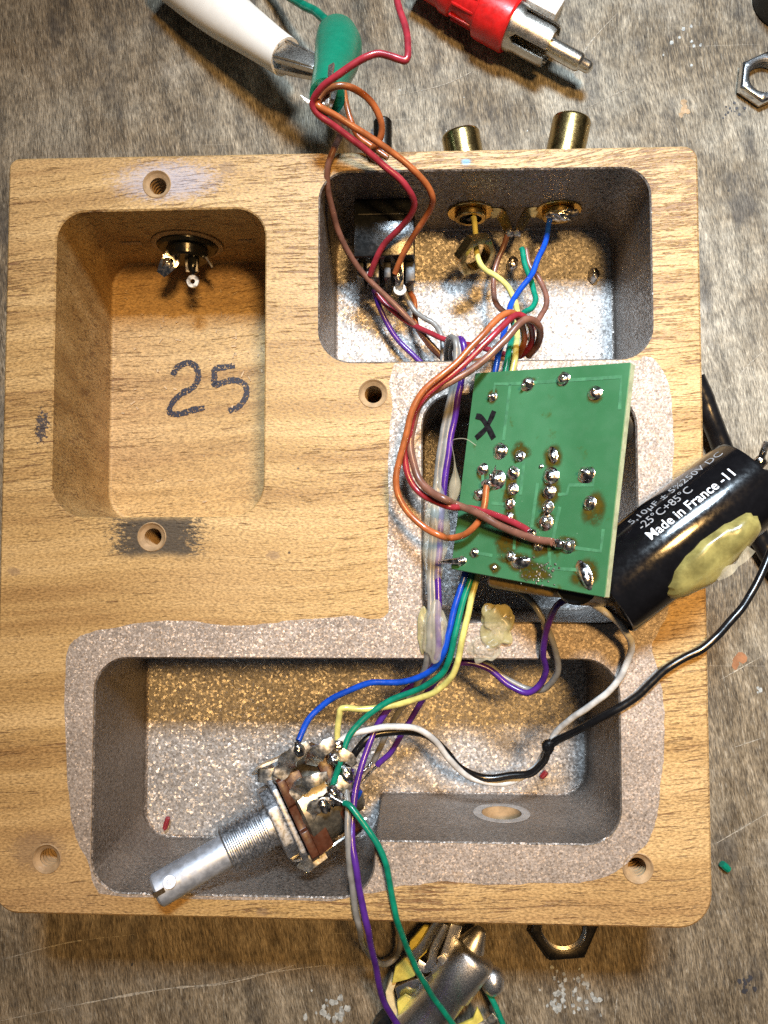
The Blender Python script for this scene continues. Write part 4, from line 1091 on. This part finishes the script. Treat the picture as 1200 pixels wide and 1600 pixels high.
wire('w_purple', [(713, 566, -11), (713, 545, -6), (716, 531, -1.4), (722, 533, 1.0), (725, 555, 1.4), (721, 592, 1.5), (714.5, 630, 1.2), (709, 656, .8), (700, 709, .4), (694, 762, .2), (688, 837, .2), (685, 879, .5), (684.5, 930, 1.0), (684.5, 980, 1.5), (685, 1014, 1.2), (677, 1040, -1), (660, 1062, -4), (637, 1077, -5), (608, 1106, -5.6), (589, 1135, -5.4), (576, 1164, -4.4), (563, 1204, -3), (554, 1247, -1.6), (550, 1285, -.4), (550, 1312, .8), (554, 1342, 1.6), (562, 1392, 1.6), (572, 1442, 1.0), (585, 1500, -4), (597, 1555, -9), (612, 1587, -12), (628, 1612, -14), (636, 1645, -20), (640, 1665, -27)],
     'purple wire of the ribbon that runs on over the front edge to the jack', r=.62)
# --- blue, green, yellow ribbon
wire('w_blue', [V((P(860, 330, -17.4).x, 68.2, -16.6)), (858, 350, -15.6), (852, 380, -14), (840, 405, -12.4), (828, 434, -11), (810, 456, -10), (799, 474, -9), (793, 500, -7), (785, 530, -3.6), (778, 556, .6), (775, 580, 1.3), (765, 640, 1.0), (750, 740, .6), (736, 840, .8), (726, 899, 1.4), (712, 944, 1.8), (699, 995, 2.0), (693, 1021, 1.8), (682, 1040, .6), (662, 1055, -1.2), (640, 1063, -2.4), (613, 1066, -3), (573, 1069, -3.4), (539, 1081, -3.6), (507, 1100, -3.6), (485, 1121, -3.2), (472, 1143, -2.6), (466, 1158, -2.2)],
     'blue wire from the right gold socket under the board to the potentiometer')
wire('w_green', [(815, 388, -16), (820, 412, -15), (828, 434, -14), (833, 452, -13), (837, 468, -12), (831, 482, -11), (818, 489, -10), (806, 505, -8), (800, 530, -4), (794, 556, .6), (790, 580, 1.3), (780, 640, 1.0), (763, 740, .6), (746, 840, .8), (736, 899, 1.4), (722.5, 944, 1.8), (710.5, 995, 2.0), (704, 1026, 1.6), (691, 1052, .2), (665, 1072, -1.6), (640, 1083, -2.6), (613, 1093, -3), (581, 1113, -3), (560, 1132, -2.6), (544, 1153, -2), (533, 1185, -1.4), (524, 1214, -1.2), (519, 1232, -1.4)],
     'green wire between blue and yellow in the ribbon under the board')
wire('w_yellow', [V((P(738, 318, -17.4).x, 68.2, -16.8)), (740, 340, -15.8), (744, 376, -14.8), (747, 406, -13.6), (758, 421, -12.8), (776, 432, -12), (792, 446, -11), (802, 464, -10), (807, 484, -8.6), (809, 508, -6.5), (808, 530, -3.6), (805, 556, .6), (801, 580, 1.3), (792, 640, 1.0), (775, 740, .6), (757, 840, .8), (746.5, 899, 1.4), (734, 947, 1.8), (722.5, 995, 2.0), (716, 1032, 1.4), (703, 1060, -.2), (678, 1082, -2), (646, 1094, -3), (600, 1105, -3.4), (560, 1108, -3), (540, 1106, -2.6), (532, 1108, -2.6), (530, 1118, -2.8), (528, 1136, -3), (527, 1158, -3.2)],
     'pale yellow wire from the left gold socket under the board to the potentiometer')
wire('w_brown', [(795, 358, -18.5), (787, 384, -19.5), (775, 416, -20), (771, 446, -19.5), (774, 470, -18), (786, 486, -16), (800, 500, -14), (806, 530, -12)], 'brown wire hanging from the tag between the gold sockets, left strand', r=.58)
wire('w_brown', [(821, 388, -16.6), (828, 416, -16.6), (842, 436, -16), (853, 458, -15), (853, 478, -14), (845, 494, -13), (836, 508, -12), (826, 530, -10.5)], 'brown wire bowing right beside the blue wire in the upper pocket', r=.58)
# --- lower pocket
wire('w_purple', [('b', 905, 915, -3.5), (890, 934, 10), (871, 945, 8), (860, 966, 5.5), (852, 995, 3.4), (849, 1024, 1.6), (852, 1048, -.4), (845, 1067, -2), (824, 1083, -3.4), (797, 1071, -4.4), (769, 1049, -4.6), (745, 1039, -4.6), (721, 1037, -4.8), (700, 1046, -6), (678, 1068, -7.6), (656, 1100, -9), (640, 1127, -10), (627, 1148, -10.6), (610, 1176, -11.4), (590, 1196, -12)],
     'purple wire dipping in a V below the board')
wire('w_grey', [('b', 770, 880, -4), (787, 911, 1.0), (820, 930, 3), (843, 959, 4), (858, 989, 3.6), (869, 1022, 2), (871, 1048, .2), (862, 1067, -1.6), (845, 1078, -3.6), (823, 1077, -5.2), (797, 1064, -5.8), (769, 1044, -6), (745, 1034, -6)],
     'grey wire shadowing the purple V below the board')
wire('w_white', [('b', 905, 915, -2.2), (918, 936, 13.4), (946, 957, 10.4), (972, 980, 7.4), (985, 1002, 5), (985, 1022, 3.4), (973, 1052, 1.8), (950, 1081, .2), (920, 1105, -2), (892, 1123, -5), (870, 1144, -8), (852, 1176, -11), (836, 1200, -12.6), (800, 1221, -13.6), (760, 1222, -13), (725, 1209, -11.4), (700, 1185, -9.6), (680, 1157, -7.6), (652, 1139, -6), (615, 1136, -4.6), (571, 1141, -3.4), (545, 1149, -2.6), (529, 1162, -2.2), (520, 1181, -2.2)],
     'white wire from the lower corner of the board to the potentiometer', r=.6)
wire('w_black', [cb - CA * 0.4, cb + CA * 2.2 + V((0, 0, -.6)), (1230, 760, 3), (1226, 800, -2), (1212, 845, -2.5), (1197, 880, -1.5), (1175, 926, -.4), (1148, 964, .6), (1122, 992, 1.3), (1098, 1013, 1.6), (1070, 1028, 1.6), (1040, 1046, 1.4), (1019, 1066, 1.3), (990, 1092, 1.0), (950, 1115, .2), (905, 1140, -3.4), (870, 1157, -7), (857, 1168, -8.6), (850, 1190, -10.4), (830, 1208, -11.6), (797, 1212, -12.4), (752, 1214, -12.6), (717, 1198, -11.4), (697, 1175, -10), (668, 1149, -8.4), (640, 1143, -7), (603, 1145, -5.8), (577, 1153, -5), (558, 1172, -4.6), (546, 1192, -4.8), (541, 1206, -5.2)],
     'black wire from the far end of the capacitor across the lower pocket', r=.72)
mb = MB(); kx = P(856, 1167, -7.6); mb.blob(kx, (1.1, 1.3, 1.1), None, .4, .5, 2); mb.build('wire_tie', MAT['w_black'], base=kx, smooth=60, label='small black tie where the white and black wires cross', cat='tie')
wire('w_green', [(538, 1255, 1), (545, 1259, 1.6), (556, 1272, 2.2), (567, 1286, 2.4), (585, 1312, 2.6), (597, 1335, 2.4), (605, 1357, 2), (610, 1392, 1.4), (617, 1425, 1.0), (630, 1465, -2.4), (650, 1512, -7), (672, 1550, -10.5), (692, 1580, -13), (716, 1612, -16), (730, 1645, -23), (728, 1665, -30)],
     'green wire from the potentiometer over the front edge to the jack')
wire('w_grey', [(540, 1232, -2), (543, 1262, -.4), (543.5, 1295, .8), (545.5, 1342, 1.4), (551, 1392, 1.2), (560, 1444, 1.0), (566, 1470, -5), (573, 1486, -14), (588, 1501, -22), (606, 1505, -26), (620, 1493, -27), (626, 1470, -26), (622, 1440, -26)],
     'grey wire hanging over the front edge and curling under the block')
# bare ends at the potentiometer and the clip
for pts, r, lb in (([(583, 1190, -12.5), (575, 1199, -11.8), (565, 1208, -11)], .32, 'bare tinned end of the grey ribbon wire at the potentiometer'),
                   ([(590, 1196, -12), (578, 1206, -11.8), (566, 1222, -11.5)], .3, 'bare tinned end of the purple wire at the potentiometer'),
                   ([(538, 1255, 1), (527, 1250, .8), (517, 1245, .6)], .3, 'bare tinned end of the long green wire')):
    wire('solder', pts, lb, r, 'bare_wire', 'bare wire ends', 4, 8)
mb = MB()
for k in range(7):
    a = P(503, 166, 8); b_ = P(470 + k * 1.6, 149 + k * 2.0, 8 + k * .2)
    mb.tube(spline([a, a.lerp(b_, .5) + V((0, .3 * (k - 3) * .3, .1)), b_], 4), 0.09, 6)
mb.build('frayed_strands', MAT['tin'], base=P(503, 166, 8), label='frayed bare strands sticking out left of the green clip', cat='wire strands')
wire('w_black', [(1085, 590, -28), (1100, 625, -28.5), (1112, 660, -29), (1135, 715, -30), (1160, 770, -30.5), (1182, 830, -30.5), (1204, 870, -30.5), (1260, 945, -30.6), (1340, 1010, -30.7), (1440, 1040, -30.7)],
     'thick black cable on the bench under the capacitor', 2.2, 'power_cable', 'cables', 8, 20)
wire('w_green', [(250, -190, -32), (370, -80, -31), (425, -32, -27), (452, -6, -24), (474, 8, -21), (494, 19, -18.5), (510, 32, -16.5), (521, 45, -15.5)], 'teal green test lead running into the green clip', .95, 'test_lead_cable', 'cables', 8, 16)

# ------------------------------------------------------------------ glue drips
def glue(px, py, z, half, seed, label, mat='glue_clear', ang=0.0, nzz=.45):
    m = MB(); c = P(px, py, z)
    ax = (V((math.cos(ang), math.sin(ang), 0)), V((-math.sin(ang), math.cos(ang), 0)), V((0, 0, 1)))
    m.blob(c, half, ax, nzz * .8, .6, seed, 48, 30)
    return m.build('glue_lump', MAT[mat], base=c - V((0, 0, half[2])), smooth=60, label=label, cat='glue', group='hot glue drips')
glue(776, 975, 0.6, (3.0, 3.4, 1.0), 3, 'crusty yellow glue lump on the painted rim below the board', 'glue_pale', .3, .8)
glue(758, 1012, 0.4, (2.8, 2.4, .7), 5, 'thin pale glue smear at the lip of the lower pocket', 'glue_clear', .2, .7)
glue(680, 988, 1.6, (2.2, 5.0, 1.4), 7, 'clear glue holding the ribbon to the rim above the lower pocket')
glue(664, 985, .4, (1.2, 4.0, .6), 9, 'yellow glue strip left of the ribbon on the rim', 'glue_pale', 0, .5)
glue(680, 838, .4, (2.2, 9.5, 1.5), 11, 'long clear glue drip on the ribbon beside the board', 'glue_clear', -.06, .3)
mb = MB()
mb.tube(spline([P(704, 800, 5), P(711, 755, 6), P(710, 718, 7), P(706, 690, 8), P(712, 686, 9), P(728, 686, 10), P(744, 696, 10.5)], 8), .3, 8, rfun=lambda t: .07 + 1.0 * math.exp(-((t - .14) / .1) ** 2))
mb.build('glue_string', MAT['glue_clear'], base=P(706, 800, 5), smooth=60, label='thin white string of glue trailing from the ribbon to the X', cat='glue', group='hot glue drips')
glue(998, 735, -7, (1.2, 1.2, 5), 13, 'amber glue drip on the pocket wall right of the board', 'glue', 0, .4)

# ------------------------------------------------------------------ clips above the block
def loft(mb, secs, n=28, sq=1.0, mi=0, up=V((0, 0, 1)), caps=True):
    """secs: (point, r_side, r_up)"""
    pv, fs = [], []
    for k, (c, r, ru) in enumerate(secs):
        t = (secs[min(k + 1, len(secs) - 1)][0] - secs[max(k - 1, 0)][0]).normalized()
        s = up.cross(t).normalized(); w_ = t.cross(s)
        for i in range(n):
            a = 2 * math.pi * i / n
            pv.append(c + s * r * math.cos(a) + w_ * ru * math.sin(a))
    for k in range(len(secs) - 1):
        for i in range(n):
            fs.append([k * n + i, k * n + (i + 1) % n, (k + 1) * n + (i + 1) % n, (k + 1) * n + i])
    if caps:
        fs.append(list(range(n))[::-1]); 
    mb.add(pv, fs, mi)
def smooth_secs(secs, sub=5):
    a = spline([s[0] for s in secs], sub); b_ = spline([V((s[1], s[2], 0)) for s in secs], sub)
    return [(p, q.x, q.y) for p, q in zip(a, b_)]
gc = thing('green_clip', 'green vinyl covered crocodile clip gripping the wires above the block', 'crocodile clip', P(526, 60, TZ))
mb = MB()
sec = [(P(518, 38, -14.5), .9, .9), (P(522, 43, -14), 2.6, 2.3), (P(526, 54, -12), 4.1, 3.8), (P(529, 74, -8.5), 4.75, 4.4), (P(526, 95, -4.6), 4.4, 4.2), (P(520, 115, -1), 3.7, 3.8), (P(514, 135, 2.4), 3.3, 3.6), (P(511, 152, 5), 3.2, 3.4)]
s2 = smooth_secs(sec)
inner = [(p, r * .84, u * .84) for p, r, u in reversed(s2[-16:])]
loft(mb, s2 + inner)
mb.build('boot', MAT['green_pvc'], gc, smooth=60)
for off, zz in ((-5.0, 4.6), (5.5, 2.0)):
    mb = MB()
    mb.strip(spline([P(516 + off, 108, 0 + zz), P(513 + off * .8, 130, 4 + zz * .7), P(511 + off * .5, 150, 6.5 + zz * .4), P(509 + off * .2, 168, 8.2)], 5), 2.8, V((.4 if off > 0 else -.4, 0, 1)), .5, wf=lambda t: 3.4 - 1.6 * t)
    mb.build('jaw', MAT['steel'], gc, bevel=.1)
wc = thing('white_clip', 'white vinyl covered crocodile clip biting the green clip', 'crocodile clip', P(350, 40, TZ))
mb = MB()
sec = [(P(252, -52, -26), 5.4, 4.8), (P(278, -34, -25.5), 6.0, 5.4), (P(312, -8, -24.5), 6.0, 5.3), (P(350, 21, -23), 5.6, 5.0), (P(392, 51, -21), 4.8, 4.4), (P(428, 77, -19.2), 4.2, 4.0), (P(446, 89, -18.2), 4.0, 3.85)]
s2 = smooth_secs(sec)
loft(mb, s2 + [(p, r * .86, u * .86) for p, r, u in reversed(s2[-12:])])
mb.build('boot', MAT['white_pvc'], wc, smooth=60)
for k, (a, b_, w0, w1, nn) in enumerate(((P(438, 79, -15.8), P(497, 101, -12.2), 4.6, 3.0, V((0, .25, 1))), (P(434, 98, -19), P(494, 113, -15), 3.6, 2.6, V((0, -.5, 1))))):
    mb = MB()
    mb.strip(spline([a, a.lerp(b_, .5) + V((0, 0, .3 if k == 0 else -.3)), b_], 5), 4, nn, .6, wf=lambda t: w0 + (w1 - w0) * t)
    sd = V((-(b_ - a).y, (b_ - a).x, 0)).normalized()
    for e in (1, -1): mb.strip([a + sd * e * w0 * .46, b_ + sd * e * w1 * .46], 1.4, sd * e, .35)
    if k == 1:
        for i in range(6): mb.box(a.lerp(b_, .3 + .12 * i) + sd * 1.5 + V((0, 0, .5)), (.3, .5, .5))
    mb.build('jaw', MAT['steel'], wc, bevel=.1)
# red plug
ra, rb = P(700, -14, -26.6), P(925, 108, -26.2)
RA = (rb - ra).normalized(); RL = (rb - ra).length
plug = thing('phono_plug', 'red phono plug with bare metal tip lying above the block', 'phono plug', ra - V((0, 0, 6)))
def rp(px, py): return (P(px, py, -26.4) - ra).dot(RA)
t_ring0, t_ring1, t_pet0, t_pet1, t_pin1 = rp(752, 20), rp(797, 48), rp(797, 48), rp(858, 78), rp(905, 106)
mb = MB()
mb.lathe([(-8, 3.6), (-1, 3.9), (0, 4.4), (2.0, 4.5), (2.5, 4.0), (t_ring0 - .8, 4.55), (t_ring0 - .3, 4.8), (t_ring0, 5.55), (t_ring0 + .8, 5.8), (t_ring1 - .5, 5.8), (t_ring1, 5.5), (t_ring1 + .02, 1)], ra, RA, 48)
sl = mb.build('sleeve', MAT['red_pvc'], plug, smooth=30)
mb = MB()
for k in range(10):
    w = 2 * math.pi * k / 10; f_ = frame(RA); n = f_[1] * math.cos(w) + f_[2] * math.sin(w)
    mb.box(ra + RA * (t_ring0 * .62) + n * 4.35, ((t_ring0) * .3, .25, .35), (RA, RA.cross(n), n))
mb.build('grip_ribs', MAT['red_pvc'], sl, bevel=.1)
f_ = frame(RA)
PETAL0 = 0.25
for k in range(4):
    mb = MB(); a0 = math.pi / 2 * k + PETAL0; pv, fs = [], []
    n_ = 10
    for tt, rr in ((t_pet0, 5.0), (t_pet0 + 1.2, 5.0), (t_pet0 + 2.2, 4.6), (t_pet1 - 1.0, 4.55), (t_pet1, 4.3)):
        half = .56 if tt > t_pet0 + 1.3 else .785
        for r2 in (rr, rr - .45):
            for i in range(n_ + 1):
                w = a0 - half + 2 * half * i / n_
                pv.append(ra + RA * tt + (f_[1] * math.cos(w) + f_[2] * math.sin(w)) * r2)
    M1 = n_ + 1
    for j in range(4):
        o = j * 2 * M1; o2 = (j + 1) * 2 * M1
        for i in range(n_):
            fs.append([o + i, o + i + 1, o2 + i + 1, o2 + i]); fs.append([o + M1 + i + 1, o + M1 + i, o2 + M1 + i, o2 + M1 + i + 1])
        fs.append([o, o2, o2 + M1, o + M1]); fs.append([o + n_, o + M1 + n_, o2 + M1 + n_, o2 + n_])
    o = 8 * M1
    for i in range(n_): fs.append([o + i, o + i + 1, o + M1 + i + 1, o + M1 + i])
    mb.add(pv, fs)
    mb.build('shell_petal', MAT['nickel'], plug, smooth=40)
mb = MB(); mb.lathe([(t_pet0 + .1, 4.4), (t_pet0 + .6, 4.3), (t_pet0 + .7, 1)], ra, RA, 32); mb.build('insulator', MAT['black'], plug)
mb = MB(); mb.lathe([(t_pet0, 1.95), (t_pin1 - .7, 1.95), (t_pin1 - .15, 1.7), (t_pin1, 1.4), (t_pin1 + .05, 1.35), (RL - .9, 1.35), (RL - .35, 1.0), (RL - .05, .5), (RL, 0)], ra, RA, 32); mb.build('centre_pin', MAT['nickel'], plug, smooth=45)
mb = MB(); q = P(848, 12, -27); mb.box(q, (4.0, 2.2, 3.0), (RA, V((-RA.y, RA.x, 0)), V((0, 0, 1)))); mb.box(q + RA * 2 + V((-RA.y, RA.x, 0)) * 2.6, (1.2, 1.4, 2.0), (RA, V((-RA.y, RA.x, 0)), V((0, 0, 1))))
mb.build('white_connector', MAT['white_nylon'], base=q - V((0, 0, 3)), bevel=.4, label='small white plastic connector behind the red plug', cat='connector')

# loose nuts on the bench
def nut(px, py, r0, r1, h, mat, label, rot, thread=True):
    c = P(px, py, TZ)
    t = thing('hex_nut', label, 'nut', c)
    mb = MB(); hint = V((math.cos(rot), math.sin(rot), 0)); mb.ring(c, (0, 0, 1), r0, r1, h, 60, hint, .5, sides=6); mb.build('nut_body', mat, t, bevel=.15, smooth=40)
    mb = MB(); k = 0; prof = []
    z = .15
    while z < h - .35: prof += [(z, r0 + .12), (z + .25, r0 - .35)]; z += .5
    prof.append((h - .12, r0 + .12))
    mb.lathe(prof, c, (0, 0, 1), 40, caps=False); mb.build('thread', MAT['nickel'], t, smooth=20)
nut(1188, 130, 3.8, 6.0, 2.8, MAT['chrome'], 'chromed hex nut on the bench by the red plug', .4)
nut(878, 1444, 4.9, 7.5, 2.4, MAT['nut_black'], 'blackened hex nut half hidden under the front edge of the block', .1)
# black rubber foot entering at the top right
q = P(1228, -2, TZ)
mb = MB(); mb.lathe([(0, 7.2), (.4, 7.6), (9, 7.0), (10.6, 6.2), (11, 5.2), (11, 2), (10.2, 1.6)], q, (0, 0, 1), 40)
mb.build('rubber_foot', MAT['black'], base=q, label='black rubber foot at the upper right corner', cat='rubber foot')

# ------------------------------------------------------------------ jack below the front edge
jb = thing('panel_socket', 'chromed jack socket with yellow insulators below the front edge', 'jack socket', P(690, 1545, TZ))
def zj(x, y, z): return P(540 + x / 4.286, 1430 + y / 4.286, z)
j0, j1 = zj(880, 230, -24), zj(430, 830, -24)
JA = (j1 - j0).normalized()
mb = MB(); mb.lathe([(-.2, .3), (0, 2.6), (.25, 3.9), (.7, 4.6), (1.6, 4.9), (9.2, 4.9), (9.6, 4.5), (24, 4.5)], j0, JA, 48); mb.build('barrel', MAT['plated'], jb, smooth=45)
mb = MB(); mb.lathe([(-1.2, 1.1), (-.9, 1.4), (2.6, 2.9), (4, 3.0)], zj(890, 125, -24.5), zj(800, 290, -24.5) - zj(890, 125, -24.5), 32); mb.build('tip_cone', MAT['plated'], jb)
mb = MB(); mb.blob(zj(985, 440, -26), (2.5, 2.9, 2.6), None, .06, .6, 2, 24, 16); mb.build('rivet_head', MAT['plated'], jb, smooth=60)
def plate(pts, z, th, mat, name, parent=jb, tilt=0.0):
    m = MB(); m.prism([zj(x, y, z + tilt * (x - 500) / 100) for x, y in pts], th, V((0, 0, 1))); m.build(name, mat, parent, bevel=.25)
plate([(310, 440), (335, 330), (400, 270), (440, 330), (470, 385), (420, 410)], -26, 1.2, MAT['yellow'], 'insulator_wafer')
plate([(345, 560), (400, 520), (450, 545), (515, 595), (440, 690), (400, 729), (355, 680)], -26, 1.2, MAT['yellow'], 'insulator_wafer')
plate([(430, 160), (520, 60), (610, 60), (545, 230), (480, 290), (420, 250)], -27, 1.2, MAT['yellow'], 'insulator_wafer')
plate([(740, 729), (850, 680), (880, 600), (925, 690), (870, 729), (840, 790)], -27, 1.0, MAT['yellow'], 'insulator_wafer')
plate([(270, 470), (310, 370), (345, 400), (320, 470), (335, 560), (400, 690), (430, 760), (360, 760), (290, 620)], -29, 2.6, MAT['cream'], 'insulator_wafer')
plate([(330, 460), (420, 415), (560, 380), (590, 560), (500, 600), (440, 520), (350, 540)], -28.5, 1.5, MAT['chrome'], 'contact_plate')
for pts, w in (([(420, 300, -26), (520, 200, -25.6), (590, 90, -25.4), (640, 20, -25)], 2.2), ([(480, 320, -24.6), (545, 352, -24.4), (575, 300, -24), (590, 230, -24), (680, 60, -24)], 1.8), ([(650, 330, -23.4), (690, 220, -23.2), (740, 60, -23.6)], 2.6)):
    mb = MB(); mb.strip(spline([zj(*p) for p in pts], 5), w, V((0.35, 0, 1)), .45); mb.build('contact_spring', MAT['plated'], jb, bevel=.1)
mb = MB(); mb.box(zj(668, 315, -22.4), (.9, 1.6, .5), (V((.8, .6, 0)), V((-.6, .8, 0)), V((0, 0, 1)))); mb.build('spring_end', MAT['plated'], jb, bevel=.15)
mb = MB(); mb.lathe([(0, 6), (.5, 6.6), (4, 6.6), (4.6, 6)], P(628, 1612, TZ), (0, 0, 1), 32); mb.build('base_ring', MAT['black'], jb)
mb = MB(); mb.strip(spline([zj(880, 760, -26), zj(960, 710, -25.8), zj(1005, 670, -25.5)], 4), 1.6, V((0, .3, 1)), .4); mb.build('solder_tag', MAT['tin'], jb, bevel=.1)
wire('w_green', [(760, 1545, -27), (768, 1560, -26.6), (778, 1580, -26.4), (790, 1612, -26)], 'short green wire below the chromed barrel at the bottom edge', .62)

# ------------------------------------------------------------------ offcuts
def offcut(px, py, z, half, ang, mat, label, tilt=0.2):
    c = P(px, py, z); d = V((math.cos(ang), math.sin(ang), tilt)).normalized()
    m = MB(); m.lathe([(-half[0], half[1] * .9), (0, half[1]), (half[0], half[1] * .85)], c, d, 10)
    m.lathe([(-half[0] * 1.5, .12), (-half[0], .14)], c, d, 6)
    m.build('wire_offcut', MAT[mat], base=c - V((0, 0, half[1])), label=label, cat='offcut', group='snipped bits of insulation')
offcut(260, 1286, DEPTH + 1.6, (1.3, .6), 1.25, 'w_red', 'red snip of insulation in the lower pocket by the shaft')
offcut(850, 1210, DEPTH + .8, (.8, .65), .9, 'w_red', 'red snip of insulation under the white wire')
offcut(1133, 1354, TZ + .8, (1.0, .85), 2.4, 'w_green', 'green snip of insulation on the bench right of the block')
offcut(560, 1241, -6, (.8, .6), 1.1, 'w_blue', 'bright blue bit beside the potentiometer')
